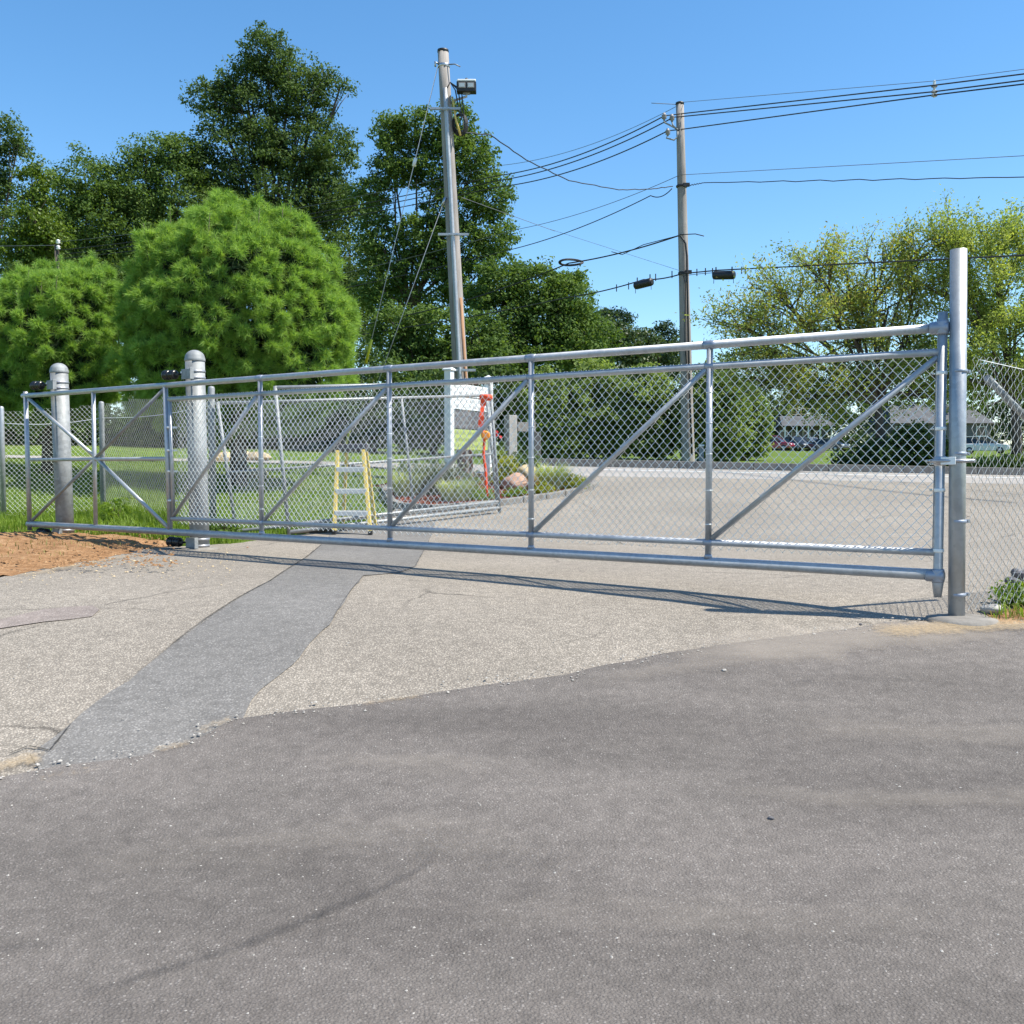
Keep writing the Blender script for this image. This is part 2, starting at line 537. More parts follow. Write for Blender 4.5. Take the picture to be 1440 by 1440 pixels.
# ------------------------------------------------------------------ ground sheets
def sheet(name, poly, off, m, step=.5, kind='structure', z=None, jitter=0.):
    """polygon in plan, cut on a grid and laid on the terrain"""
    bm = bmesh.new()
    pts = [(p[0], p[1]) for p in poly]
    if jitter:
        q = []
        for i in range(len(pts)):
            a = Vector(pts[i]); b = Vector(pts[(i + 1) % len(pts)])
            n = max(1, int((b - a).length / .12)) if (b - a).length < 12 else 1
            for k in range(n):
                p = a.lerp(b, k / n)
                if n > 1:
                    p = p + Vector((mnoise.noise((p.x * 3.1, p.y * 3.1, 1.7)), mnoise.noise((p.x * 3.1, p.y * 3.1, 9.7)))) * jitter \
                        + Vector((mnoise.noise((p.x * 11, p.y * 11, 4.7)), mnoise.noise((p.x * 11, p.y * 11, 3.7)))) * jitter * .5
                q.append((p.x, p.y))
        pts = q
    vs = [bm.verts.new((x, y, 0)) for x, y in pts]
    bm.faces.new(vs)
    bm.normal_update()
    if bm.faces[:][0].normal.z < 0: bmesh.ops.reverse_faces(bm, faces=bm.faces[:])
    xs = [p[0] for p in pts]; ys = [p[1] for p in pts]
    def cut(co, no):
        bmesh.ops.bisect_plane(bm, geom=bm.verts[:] + bm.edges[:] + bm.faces[:], plane_co=co, plane_no=no, dist=1e-5)
    y = math.ceil(min(ys) / step) * step
    while y < max(ys):
        cut((0, y, 0), (0, 1, 0)); y += step if y < 40 else step * 8
    xst = step * 4
    x = math.ceil(min(xs) / xst) * xst
    while x < max(xs):
        cut((x, 0, 0), (1, 0, 0)); x += xst
    bmesh.ops.triangulate(bm, faces=[f for f in bm.faces if len(f.verts) > 4])
    for v in bm.verts:
        v.co.z = (g(v.co.x, v.co.y) if z is None else z(v.co.x, v.co.y)) + off
    me = bpy.data.meshes.new(name)
    bm.to_mesh(me); bm.free()
    for p in me.polygons: p.use_smooth = True
    o = finish(name, me, m, None)
    if kind: o['kind'] = kind
    return o

def xy(*pl):
    return [tuple(G(a, b))[:2] for a, b in pl]

# lawn and soil, one sheet to the horizon
gx = np.unique(np.concatenate([np.arange(-40, 40.1, 1.), np.linspace(-1500, -40, 30), np.linspace(40, 1500, 30)]))
gy = np.unique(np.concatenate([np.arange(-30, 45, .5), np.arange(45, 160, 4.), np.linspace(160, 3000, 40)]))
XX, YY = np.meshgrid(gx, gy)
ZZ = gz(XX, YY) - .035
V = np.stack([XX, YY, ZZ], -1).reshape(-1, 3)
nx, ny = len(gx), len(gy)
ii = (np.arange(ny - 1)[:, None] * nx + np.arange(nx - 1)[None]).ravel()
gr = np_obj('ground', V, np.stack([ii, ii + 1, ii + nx + 1, ii + nx], 1), M['ground'], None, True)
gr['kind'] = 'structure'

# driveway: old pale asphalt from the gate up to the street
bedfront = [(540, 690), (552, 716), (600, 722), (660, 718), (702, 713), (760, 705), (810, 697), (845, 687), (848, 681), (830, 675)]
left_edge = xy((-500, 830), (-200, 830), (0, 812), (120, 788), (190, 772), (260, 768), (330, 764), (420, 752), (480, 744))
pB = xy((552, 716), (600, 722), (660, 718), (702, 713), (760, 705), (810, 697), (845, 687), (850, 682), (835, 675))
poly = [(-13, 2.6)] + left_edge + xy((535, 728)) + [(-1.6, 17.6), (-.6, 20.8), (1.1, 20.8), (26, 20.8), (26, 11.5), (7.4, 9.8), (4.6, 8.0), (3.4, 6.7), (3.0, 5.6), (2.0, 4.2), (-2.0, 3.2)]
sheet('driveway_pavement', poly, 0.0, M['old'], jitter=.05)
# cross street
sheet('street', [(-60, 22.5), (-4.0, 22.5), (-.9, 20.8), (26, 20.8), (60, 20.8), (60, 23.3), (26, 23.3), (-60, 23.3)], .002, M['road'])
sheet('road_edge_line', [(2.0, 22.35), (60, 22.35), (60, 22.46), (2.0, 22.46)], .007, M['white_paint'])
# far part of the street seen on the left
# trench patch
strip = xy((470, 746), (430, 785), (380, 818), (310, 858), (230, 918), (180, 958), (120, 1002), (45, 1060), (60, 1100), (330, 1060), (352, 985), (420, 924), (468, 872),
           (498, 826), (512, 810), (560, 806), (584, 797), (600, 768), (612, 735), (560, 731), (520, 735))
sheet('pavement_trench_patch', strip, .005, M['strip'], jitter=.022)
sheet('pavement_small_patch', xy((-60, 885), (60, 858), (130, 852), (140, 858), (125, 868), (30, 880), (-60, 892)), .004, M['strip2'], jitter=.03)
# new dark asphalt in the foreground
edge = xy((-300, 1180), (0, 1098), (80, 1080), (200, 1068), (285, 1040), (330, 1015), (430, 1003), (560, 987), (700, 965), (800, 950), (920, 926),
          (1040, 906), (1170, 891), (1250, 877), (1330, 880), (1400, 880), (1560, 872))
new_poly = [(-7, -8)] + [(-7, edge[0][1])] + edge + [(7.5, edge[-1][1]), (7.5, -8)]
sheet('dark_asphalt_yard', new_poly, .014, M['new'], jitter=.035)

# thin layers: sand, dust, tyre marks
def smear(name, px, wid, m, off, label=None, n=40, rows=6, peak=.62):
    pts = [G(a, b) for a, b in px]
    # resample
    d = [0]
    for i in range(1, len(pts)): d.append(d[-1] + (pts[i] - pts[i - 1]).length)
    P = []
    for k in range(n + 1):
        t = d[-1] * k / n
        P.append(Vector((np.interp(t, d, [p.x for p in pts]), np.interp(t, d, [p.y for p in pts]), 0)))
    V = []; C = []
    for k in range(n + 1):
        t = (P[min(k + 1, n)] - P[max(k - 1, 0)]).normalized()
        u = Vector((-t.y, t.x, 0))
        ew = wid * (.75 + .5 * mnoise.noise((k * .35, wid * 9, 3)))
        for r in range(rows + 1):
            f = r / rows * 2 - 1
            p = P[k] + u * f * ew
            V.append((p.x, p.y, g(p.x, p.y) + off))
            C.append(peak * (1 - f * f) * min(1, 4 * k / n, 4 * (n - k) / n))
    Fc = []
    for k in range(n):
        for r in range(rows):
            a = k * (rows + 1) + r
            Fc.append((a, a + rows + 1, a + rows + 2, a + 1))
    o = np_obj(name, V, Fc, m, None, True, C)
    o['kind'] = 'structure'
    return o
smear('sand_spill', [(-60, 1100), (0, 1082), (60, 1068), (85, 1066)], .15, M['sand'], .020, peak=.78)
smear('sand_spill', [(20, 1110), (90, 1095), (170, 1082)], .12, M['sand'], .024, peak=.45)
smear('sand_spill', [(200, 1066), (240, 1058), (280, 1048)], .09, M['sand'], .026, peak=.6)
smear('sand_spill', [(270, 1046), (300, 1026), (345, 1012)], .10, M['sand'], .028, peak=.58)
smear('sand_spill', [(480, 1000), (545, 990), (620, 980)], .07, M['sand'], .020, peak=.55)
smear('dust_streak', [(900, 930), (1050, 914), (1200, 900), (1350, 890), (1480, 885)], .40, M['dust'], .022, peak=.95)
smear('dust_streak', [(760, 975), (900, 952), (1100, 926), (1300, 908)], .16, M['dust'], .026, peak=.40)
smear('dust_streak', [(1040, 1030), (1200, 1030), (1440, 1042), (1600, 1050)], .22, M['dust'], .022, peak=.40)
smear('dust_streak', [(1000, 1120), (1200, 1132), (1440, 1128), (1600, 1120)], .16, M['dust'], .024, peak=.42)
smear('dust_streak', [(300, 1110), (500, 1080), (750, 1100), (980, 1118)], .22, M['dust'], .028, peak=.22)
smear('sand_spill', [(1180, 900), (1290, 890), (1390, 885), (1520, 880)], .26, M['sand'], .030, peak=.85)
smear('sand_spill', [(255, 785), (320, 775), (380, 768)], .25, M['sand'], .010, peak=.50)
smear('sand_spill', [(-60, 826), (60, 806), (150, 788), (240, 774)], .22, M['sand'], .012, peak=.65)
smear('tyre_mark', [(-40, 1440), (60, 1425), (120, 1408), (240, 1372), (340, 1340), (440, 1300), (540, 1258), (600, 1225), (622, 1195), (600, 1170)], .042, M['tyre'], .030, n=70, peak=.6)
smear('tyre_mark', [(-60, 1352), (20, 1342), (110, 1335)], .06, M['tyre'], .032, peak=.5)
smear('tyre_mark', [(1020, 955), (1100, 965), (1250, 962), (1440, 968)], .16, M['tyre'], .034, peak=.30)
smear('tyre_mark', [(480, 1175), (600, 1195), (720, 1215), (900, 1230)], .12, M['tyre'], .036, peak=.30)

smear('pavement_crack', [(470, 748), (430, 785), (380, 818), (310, 858), (230, 918), (180, 958), (120, 1002), (45, 1060)], .016, M['crack'], .011, n=120, rows=2, peak=.85)
smear('pavement_crack', [(-40, 1068), (10, 1064), (40, 1052), (70, 1058), (110, 1008)], .014, M['crack'], .012, n=60, rows=2, peak=.8)
smear('pavement_crack', [(612, 735), (600, 768), (584, 797), (560, 806), (512, 810), (498, 826), (468, 872), (420, 924), (352, 985), (325, 1015)], .014, M['crack'], .011, n=120, rows=2, peak=.55)
smear('dust_streak', [(60, 1250), (300, 1210), (560, 1190), (800, 1215)], .30, M['dust'], .038, peak=.30)
smear('dust_streak', [(500, 1330), (800, 1300), (1100, 1310), (1440, 1290)], .22, M['dust'], .040, peak=.25)
# orange dirt
def dirt_z(x, y):
    return g(x, y) + .05 + .05 * mnoise.noise((x * 1.1, y * 1.6, 2)) + .025 * mnoise.noise((x * 4, y * 5, 7))
def dirtsheet(name, poly, m, hgt=1.):
    pts = poly
    xs = [p[0] for p in pts]; ys = [p[1] for p in pts]
    st = .07
    X = np.arange(min(xs), max(xs), st); Y = np.arange(min(ys), max(ys), st)
    def inside(x, y):
        c = False; dm = 9
        n = len(pts)
        for i in range(n):
            x1, y1 = pts[i]; x2, y2 = pts[(i + 1) % n]
            if (y1 > y) != (y2 > y) and x < (x2 - x1) * (y - y1) / (y2 - y1) + x1: c = not c
            dx, dy = x2 - x1, y2 - y1
            t = max(0, min(1, ((x - x1) * dx + (y - y1) * dy) / (dx * dx + dy * dy + 1e-9)))
            dm = min(dm, math.hypot(x - x1 - t * dx, y - y1 - t * dy))
        return dm if c else -dm
    idx = {}; V = []; Fc = []
    for i, x in enumerate(X):
        for j, y in enumerate(Y):
            d = inside(x, y) + .10 * mnoise.noise((x * 2.3, y * 2.3, 5)) + .05 * mnoise.noise((x * 8, y * 8, 5))
            h = max(-.05, min(1, d / .45)) * .06 * hgt
            h += (.035 * mnoise.noise((x * 1.6, y * 2.0, 2)) + .03 * mnoise.noise((x * 5, y * 6, 7)) + .02 * mnoise.noise((x * 13, y * 13, 7))) * max(0, min(1, d / .3)) * hgt
            if d > -.09:
                idx[i, j] = len(V); V.append((x, y, g(x, y) + h + .004))
    for i in range(len(X) - 1):
        for j in range(len(Y) - 1):
            k = [(i, j), (i + 1, j), (i + 1, j + 1), (i, j + 1)]
            if all(q in idx for q in k): Fc.append([idx[q] for q in k])
    o = np_obj(name, V, Fc, m, None, True)
    o['kind'] = 'structure'
    return o
dirtsheet('bare_dirt', xy((-120, 750), (0, 750), (110, 752), (200, 757), (262, 764), (200, 772), (120, 790), (0, 812), (-140, 835)), M['dirt'])

# ------------------------------------------------------------------ the cantilever gate
R0 = Vector((2.80, 6.48, 0))      # right end of the gate on plan
def gate_s(px, py=650):
    """point on the gate plane under pixel px"""
    d = ray(px, py)
    t = (R0 - EYE).dot(GN) / d.dot(GN)
    return EYE + d * t
def gpt(px, z):
    p = gate_s(px)
    return Vector((p.x, p.y, z))
ZT, ZF, ZB2, ZB = 1.812, 1.655, .352, .205
gate = thing('sliding_gate', gpt(1322, 0.0), 'long galvanised cantilever sliding gate with chain link infill across the driveway', 'gate')
m = MB(); m.tube(gpt(34, ZT), gpt(1328, ZT), .030, n=16); m.build('top_rail', M['gate'], gate)
m = MB()
a, b = gpt(38, ZB), gpt(1327, ZB)
m.tube(a, b, .037, n=18); o = m.build('bottom_rail', M['gate'], gate)
m = MB(); m.tube(gpt(239, ZF), gpt(1320, ZF), .024, n=14); m.build('fabric_rail', M['gate'], gate)
m = MB(); m.tube(gpt(241, ZB2), gpt(1320, ZB2), .024, n=14); m.build('fabric_rail', M['gate'], gate)
for px in (367, 548, 747, 997):
    m = MB(); m.tube(gpt(px, ZB), gpt(px, ZT), .024, n=14); m.build('upright', M['gate'], gate)
m = MB(); m.tube(gpt(133, ZB), gpt(133, ZT), .024, n=12); m.build('upright', M['gate'], gate)
m = MB(); m.tube(gpt(40, ZB - .08), gpt(38, ZT + .05), .028, n=12); m.build('upright', M['gate'], gate)
m = MB(); m.tube(gpt(238, ZB), gpt(234, ZT), .028, n=12); m.build('upright', M['gate'], gate)
m = MB(); m.tube(gpt(243, ZB2), gpt(240, ZF), .020, n=12); m.build('tension_post', M['gate'], gate)
# right end upright with its stub below and above
m = MB(); pe = gpt(1322, 0)
m.path([pe + Vector((0, 0, ZB - .145)), pe + Vector((0, 0, ZB - .05)), pe + Vector((0, 0, ZB)), pe + Vector((0, 0, ZT + .10))], [.024, .036, .030, .030], 16)
m.build('end_upright', M['gate'], gate)
for z in (ZT, ZB - .005):
    m = MB(); m.lathe(pe + Vector((0, 0, z - .045)), [(.036, 0), (.040, .01), (.040, .08), (.036, .09)], 16)
    m.lathe(pe + Vector((0, 0, z)) - GD * .075, [(.037, 0), (.041, .01), (.041, .10), (.03, .115)], 16, GD)
    m.build('end_fitting', M['weld'], gate)
# weld collars where the uprights meet the rails
for px in (367, 548, 747, 997):
    for z, r in ((ZT, .033), (ZF, .028), (ZB2, .028)):
        m = MB(); c = gpt(px, z)
        L = .10 if z == ZT else .07
        m.lathe(c - GD * L / 2, [(r - .002, 0), (r, L * .3), (r + .0015, L * .5), (r, L * .7), (r - .002, L)], 14, GD)
        m.build('weld_collar', M['weld'], gate)
    m = MB(); m.lathe(gpt(px, ZB + .028), [(.034, 0), (.027, .025), (.025, .03)], 14); m.build('weld_collar', M['weld'], gate)
OFF = GN * -.0
for (p0, z0, p1, z1) in ((243, ZB2 + .03, 362, ZF - .02), (371, ZB2 + .03, 544, ZF - .02), (552, ZB2 + .03, 742, ZF - .02), (752, ZB2 + .03, 992, ZF - .02), (1002, ZB2 + .03, 1316, ZF - .03)):
    m = MB(); m.tube(gpt(p0, z0), gpt(p1, z1), .0205, n=14); m.build('diagonal_brace', M['gate'], gate)
mid = gpt(135, 1.03)
m = MB(); m.tube(gpt(42, ZT - .04), mid, .021, n=12); m.build('diagonal_brace', M['gate'], gate)
m = MB(); m.tube(mid, gpt(236, ZB + .04), .021, n=12); m.build('diagonal_brace', M['gate'], gate)
m = MB(); m.tube(gpt(43, ZB + .04), mid, .019, n=12); m.build('diagonal_brace', M['post_old'], gate)
m = MB(); m.tube(mid, gpt(232, ZT - .04), .019, n=12); m.build('diagonal_brace', M['post_old'], gate)
m = MB(); m.tube(gpt(43, 1.01), gpt(236, 1.01), .021, n=12); m.build('middle_rail', M['gate'], gate)

def weave(P0, U, L, z0f, z1f, dw=.0335, dh=.074, r=.0021, depth=.006, nrm=None, spike=0., seed=0, sides=3):
    """chain link: zigzag wires side by side. P0 start, U direction, L length"""
    U = Vector(U).normalized()
    nrm = Vector((0, 0, 1)).cross(U) if nrm is None else nrm
    rr = random.Random(seed)
    V = []; Fc = []
    nw = int(L / dw)
    cs = [(math.cos(2 * math.pi * k / sides), math.sin(2 * math.pi * k / sides)) for k in range(sides)]
    for w in range(nw):
        s0 = w * dw
        z0 = z0f(s0); z1 = z1f(s0)
        n = int((z1 - z0) / (dh / 2))
        base = len(V)
        ph = w % 2
        cnt = 0
        for k in range(n + 1):
            odd = (k + ph) % 2
            s = s0 + (dw * 1.04 if odd else -dw * .04)
            d = depth if odd else -depth
            z = z0 + k * dh / 2
            bulge = .006 * mnoise.noise((s * 1.3, z * 1.5, seed))
            c = P0 + U * s + nrm * (d * .8 + bulge); c = Vector((c.x, c.y, z))
            for cx, cy in cs:
                q = c + nrm * (cx * r) + U * (cy * r)
                V.append((q.x, q.y, q.z))
            cnt += 1
        if spike:
            # twisted barb
            odd = (n + 1 + ph) % 2
            s = s0 + (dw * .75 if odd else dw * .25)
            c = P0 + U * s; c = Vector((c.x, c.y, z0 + n * dh / 2 + spike))
            for cx, cy in cs:
                q = c + nrm * (cx * r) + U * (cy * r)
                V.append((q.x, q.y, q.z))
            cnt += 1
        for k in range(cnt - 1):
            for e in range(sides):
                a = base + k * sides + e; b = base + k * sides + (e + 1) % sides
                Fc.append((a, b, b + sides, a + sides))
    return V, Fc

def fabric(name, P0, P1, z0f, z1f, m, parent, **kw):
    d = (P1 - P0); d.z = 0
    V, Fc = weave(P0, d, d.length, z0f, z1f, **kw)
    o = np_obj(name, V, Fc, m, parent, False)
    o['kind'] = 'stuff'
    return o
A = gpt(246, 0) + GN * .028; B = gpt(1312, 0) + GN * .028
fabric('chain_link_fabric', A, B, lambda s: ZB2 - .055, lambda s: ZF + .026, M['wire'], gate, r=.0033, spike=.022, seed=3)
# tension bar and bands at the right end
pb = gpt(1313, 0) + GN * .028
m = MB(); m.bar(pb + Vector((0, 0, ZB2 + .01)), pb + Vector((0, 0, ZF - .06)), .016, .006, GD); m.build('tension_bar', M['post_old'], gate)
for z in (1.52, 1.16, .93, .76, .365):
    m = MB(); m.lathe(pe + Vector((0, 0, z - .011)), [(.0335, 0), (.0345, .003), (.0345, .019), (.0335, .022)], 16)
    m.bar(pe + Vector((0, 0, z)) + GN * .03, pb + Vector((0, 0, z)), .022, .006, GD)
    m.build('tension_band', M['wire'], gate)
    m = MB(); m.lathe(pb + Vector((0, 0, z)) - GD * .02 - GN * .02, [(.007, 0), (.007, .05)], 8, GN); m.build('bolt', M['steel'], gate)
for z in (1.35, 1.1, .87, .55):
    c = gpt(239, z)
    m = MB(); m.lathe(c - Vector((0, 0, .01)), [(.030, 0), (.031, .02)], 12)
    m.bar(c, gpt(246, z) + GN * .03, .02, .006, GN); m.build('tension_band', M['wire'], gate)
# wire ties along the rails and uprights
tie = MB()
for px in (367, 548, 747, 997):
    for z in (.48, .72, .98, 1.22, 1.45):
        c = gpt(px, z + .03 * random.random())
        m = MB(); m.lathe(c - Vector((0, 0, .003)), [(.026, 0), (.027, .003), (.026, .006)], 12); m.build('wire_tie', M['wire'], gate)

# ------------------------------------------------------------------ roller posts
def roller_post(name, px, ptop, pbase, Yd, lab, rad, labs):
    base = W(px[1], pbase, Yd); top = W(px[0], ptop, Yd)
    base.z = g(base.x, base.y)
    t = thing(name, base, lab, 'gate post', 'posts that carry the gate rollers')
    m = MB(); ax = (top - base)
    m.lathe(base - ax.normalized() * .25, [(rad, 0), (rad, .25 + ax.length)], 32, ax); m.build('pipe', M['post_old'], t)
    m = MB(); h = .092
    prof = [(rad + .005, -.034), (rad + .007, -.030), (rad + .007, -.008), (rad + .003, 0)]
    for k in range(1, 8):
        th = k / 7 * math.pi / 2
        prof.append(((rad + .003) * math.cos(th), h * math.sin(th)))
    m.lathe(top, prof, 32, ax); m.build('dome_cap', M['post_old'], t)
    m = MB()
    m.lathe(base - Vector((0, 0, .04)), [(rad + .11, 0), (rad + .09, .05), (rad + .01, .062)], 20); m.build('concrete_footing', M['concrete'], t)
    return t, base, top

def roller(base, top, zc, lab, group, under):
    """black nylon rollers on a bracket clamped round the post; the rollers hug the rail"""
    ax = (top - base).normalized()
    f = (zc - base.z) / (top.z - base.z)
    c = base.lerp(top, f)
    rad = .104
    t = thing('roller_bracket', c, lab, 'gate roller', group)
    z = Vector((0, 0, 1))
    for dz in (-.035, .035):
        m = MB(); m.lathe(c + z * (dz - .012), [(rad + .001, 0), (rad + .006, .003), (rad + .006, .021), (rad + .001, .024)], 28); m.build('clamp_band', M['alu'], t)
    fr = -GN
    m = MB()
    m.box(c + fr * (rad + .012), (.16, .016, .11), GD, GN)
    m.box(c + fr * (rad + .03) + GD * .11, (.012, .05, .12), GD, GN)
    m.build('bracket_plate', M['post_old'], t, .003)
    for s in (-.075, .075):
        m = MB(); m.lathe(c + fr * (rad + .015) + GD * s + z * .02, [(.012, 0), (.012, .012)], 6, fr); m.build('bolt', M['steel'], t)
    # arm and rollers to the left of the post
    d = -GD
    k = c + fr * (rad + .03) + d * .10
    m = MB(); m.bar(k, k + d * .20, .05, .02); m.build('axle_arm', M['black'], t)
    for q, rr in ((.105, .054), (.205, .058)):
        w = k + d * (q)
        m = MB()
        m.lathe(w - d * .045, [(rr * .45, 0), (rr * .92, .006), (rr, .022), (rr * .93, .040), (rr * .72, .046), (rr * .93, .052), (rr, .068), (rr * .9, .084), (rr * .4, .090)], 22, d)
        wh = m.build('roller_wheel', M['rubber'], t)
        m = MB(); m.lathe(w + d * .044, [(.014, 0), (.014, .012)], 6, d); m.build('bolt', M['steel'], wh)
    return t

p1t, p1b, p1T = roller_post('roller_post', (83, 92), 521, 752, 12.36, 'domed grey roller post standing in dirt near the left end of the gate', .104, None)
p2t, p2b, p2T = roller_post('roller_post', (274, 281), 504, 768, 10.96, 'domed grey roller post at the pavement edge, nearer and larger of two', .104, None)
roller(p1b, p1T, ZT + .115, 'black roller pair clamped near the top of the left post', 'gate rollers', False)
roller(p2b, p2T, ZT + .115, 'black roller pair clamped near the top of the nearer domed post', 'gate rollers', False)
roller(p1b, p1T, ZB - .10, 'black roller pair under the gate at the foot of the left post', 'gate rollers', True)
roller(p2b, p2T, ZB - .115, 'black roller pair at the foot of the nearer domed post', 'gate rollers', True)

# ------------------------------------------------------------------ latch post on the right
lb = W(1346, 865, 6.45); lt = W(1349, 351, 6.45)
lb.z = g(lb.x, lb.y)
lp = thing('latch_post', lb, 'tall shiny galvanised pipe post at the right end of the gate', 'gate post')
m = MB(); m.lathe(lb - Vector((0, 0, .3)), [(.0515, 0), (.0515, .3 + (lt - lb).length)], 28, lt - lb); m.build('pipe', M['post_new'], lp)
m = MB()
m.lathe(lb + Vector((.02, -.02, -.03)), [(.24, 0), (.215, .048), (.15, .060), (.05, .066)], 26); m.build('concrete_footing', M['concrete'], lp)
for py in (522, 638, 733, 836):
    z = W(1346, py, 6.45).z
    c = lb.lerp(lt, (z - lb.z) / (lt.z - lb.z))
    m = MB(); m.lathe(c - Vector((0, 0, .011)), [(.0518, 0), (.0545, .003), (.0545, .019), (.0518, .022)], 24)
    m.box(c + Vector((.068, .02, 0)), (.04, .006, .022)); m.build('tension_band', M['weld'], lp)
    m = MB(); m.lathe(c + Vector((.075, -.0, 0)), [(.006, 0), (.006, .03)], 8, (0, 1, 0)); m.build('bolt', M['steel'], lp)
# fork latch round the post and the gate upright
c = W(1335, 648, 6.40)
lk = thing('gate_latch', c, 'bright fork latch joining the gate end to the tall post', 'latch')
a = pe + Vector((0, 0, c.z)); q = Vector((lb.x, lb.y, c.z))
m = MB(); m.lathe(a - Vector((0, 0, .03)), [(.033, 0), (.040, .005), (.040, .055), (.033, .06)], 18); m.build('hinge_collar', M['alu'], lk)
for sgn in (-1, 1):
    m = MB(); o2 = GN * (sgn * .055)
    m.path([a + o2 * .7 - GD * .05, a + o2, (a + q) / 2 + o2 * 1.1, q + o2 * 1.12, q + o2 * .9 + GD * .08], .012, 8)
    m.build('fork_arm', M['alu'], lk)
m = MB(); m.box((a + q) / 2 - GN * .062, (.09, .012, .05), GD, GN); m.build('latch_plate', M['wire'], lk, .003)
m = MB(); m.lathe(pe + Vector((0, 0, c.z)) - GD * .075 - GN * .05, [(.008, 0), (.008, .10)], 8, GN); m.build('bolt', M['steel'], lk)

# ------------------------------------------------------------------ chain link fences
def fence_post(o, root, base, h, r, m):
    mb = MB(); mb.lathe(base - Vector((0, 0, .2)), [(r, 0), (r, .2 + h), (r * .8, .2 + h + .02), (.004, .2 + h + .03)], 14); return mb.build('post', m, root)

fr_ = thing('chain_link_fence', Vector((lb.x + .5, lb.y + .6, g(lb.x + .5, lb.y + .6))), 'chain link fence running away to the right of the tall post', 'fence')
E0 = Vector((lb.x + .075, lb.y + .02, 0)); E1 = Vector((lb.x + 3.4, lb.y + 1.7, 0))
ztop = lambda s: W(1365, 497, 6.4).z - .11 * min(s, 1.) + .012 * math.sin(s * 9)
fabric('chain_link_fabric', E0, E1, lambda s: g((E0 + (E1 - E0).normalized() * s).x, (E0 + (E1 - E0).normalized() * s).y) + .06, ztop, M['wire_old'], fr_, r=.0023, spike=.02, seed=11)
b1 = E1.copy(); b1.z = g(b1.x, b1.y); fence_post('post', fr_, b1, 2.0, .03, M['post_old'])
pA = W(1388, 531, 6.60); pZ = W(1478, 624, 6.95)
m = MB(); m.tube(pA, pZ, .024, n=14); m.build('brace_pipe', M['post_old'], fr_)
m = MB(); m.path([W(1378, 506, 6.47), W(1400, 511, 6.53), W(1440, 520, 6.65), W(1490, 528, 6.8)], .0025, 5); m.build('tension_wire', M['wire'], fr_)

Hb = W(300, 765, 12.8); Hb.z = g(Hb.x, Hb.y)
Cb = W(145, 705, 15.0); Cb.z = g(Cb.x, Cb.y)
Eb = W(5, 728, 14.6); Eb.z = g(Eb.x, Eb.y)
Lb = Vector((Eb.x - 3.2, Eb.y - .9, 0)); Lb.z = g(Lb.x, Lb.y)
fl = thing('chain_link_fence', Cb, 'old rail-less chain link fence along the lawn left of the gate', 'fence')
hs_ = {}
for nm, bse, pyt, Yd, r, mm in (('H', Hb, 546, 12.8, .043, 'post_old'), ('C', Cb, 567, 15.0, .040, 'post_old'), ('E', Eb, 574, 14.6, .040, 'post_new')):
    hs_[nm] = W(0, pyt, Yd).z - bse.z
    fence_post('post', fl, bse, hs_[nm], r, M[mm])
fence_post('post', fl, Lb, 1.9, .04, M['post_old'])
def seg(P, Q, hp, hq, seed):
    L = (Vector((Q.x, Q.y, 0)) - Vector((P.x, P.y, 0))).length
    def zb(s):
        p = P.lerp(Q, s / L); return g(p.x, p.y) + .03
    def zt(s):
        return (P.z + hp) * (1 - s / L) + (Q.z + hq) * s / L - .03 - .02 * math.sin(s * 2.1)
    fabric('chain_link_fabric', Vector((P.x, P.y, 0)), Vector((Q.x, Q.y, 0)), zb, zt, M['wire_old'] if seed == 21 else M['wire'], fl, r=.0019 if seed == 21 else .0025, seed=seed, spike=.02)
    m = MB(); pts = []
    for k in range(9):
        p = P.lerp(Q, k / 8)
        zz = (P.z + hp) * (1 - k / 8) + (Q.z + hq) * k / 8 - .22 - .05 * math.sin(math.pi * k / 8)
        pts.append((p.x, p.y, zz))
    m.path(pts, .004, 4); m.build('tension_wire', M['wire'], fl)
seg(Hb, Cb, hs_['H'], hs_['C'], 21)
seg(Cb, Eb, hs_['C'], hs_['E'], 22)
seg(Eb, Lb, hs_['E'], 1.9, 23)

# ------------------------------------------------------------------ old swing gate leaves behind
def leaf_gate(name, lab, quad, Ya, Yb, r, mm, mids, uprights, seed):
    (ax0, ay0), (ax1, ay1), (bx0, by0), (bx1, by1) = quad   # left top, left bottom, right top, right bottom
    TL, BL, TR, BR = W(ax0, ay0, Ya), W(ax1, ay1, Ya), W(bx0, by0, Yb), W(bx1, by1, Yb)
    t = thing(name, BL, lab, 'gate', 'old swing gate leaves standing open')
    m = MB(); m.tube(TL, TR, r, n=12); m.build('top_rail', M[mm], t)
    m = MB(); m.tube(BL, BR, r, n=12); m.build('bottom_rail', M[mm], t)
    m = MB(); m.tube(BL - (TL - BL) * .03, TL + (TL - BL) * .01, r, n=12); m.build('upright', M['post_old'], t)
    m = MB(); m.tube(BR - (TR - BR) * .04, TR + (TR - BR) * .01, r, n=12); m.build('upright', M['post_old'], t)
    for f in mids:
        m = MB(); m.tube(BL.lerp(TL, f), BR.lerp(TR, f), r * .9, n=10); m.build('middle_rail', M[mm], t)
    for f in uprights:
        m = MB(); m.tube(BL.lerp(BR, f), TL.lerp(TR, f), r * .9, n=10); m.build('upright', M['post_old'], t)
    P0 = Vector((BL.x, BL.y, 0)); P1 = Vector((BR.x, BR.y, 0)); L = (P1 - P0).length
    if seed == 31: fabric('chain_link_fabric', P0, P1, lambda s: BL.z + (BR.z - BL.z) * s / L, lambda s: TL.z + (TR.z - TL.z) * s / L, M['wire_old'], t, r=.0018, seed=seed)
    return t, TL, BL, TR, BR
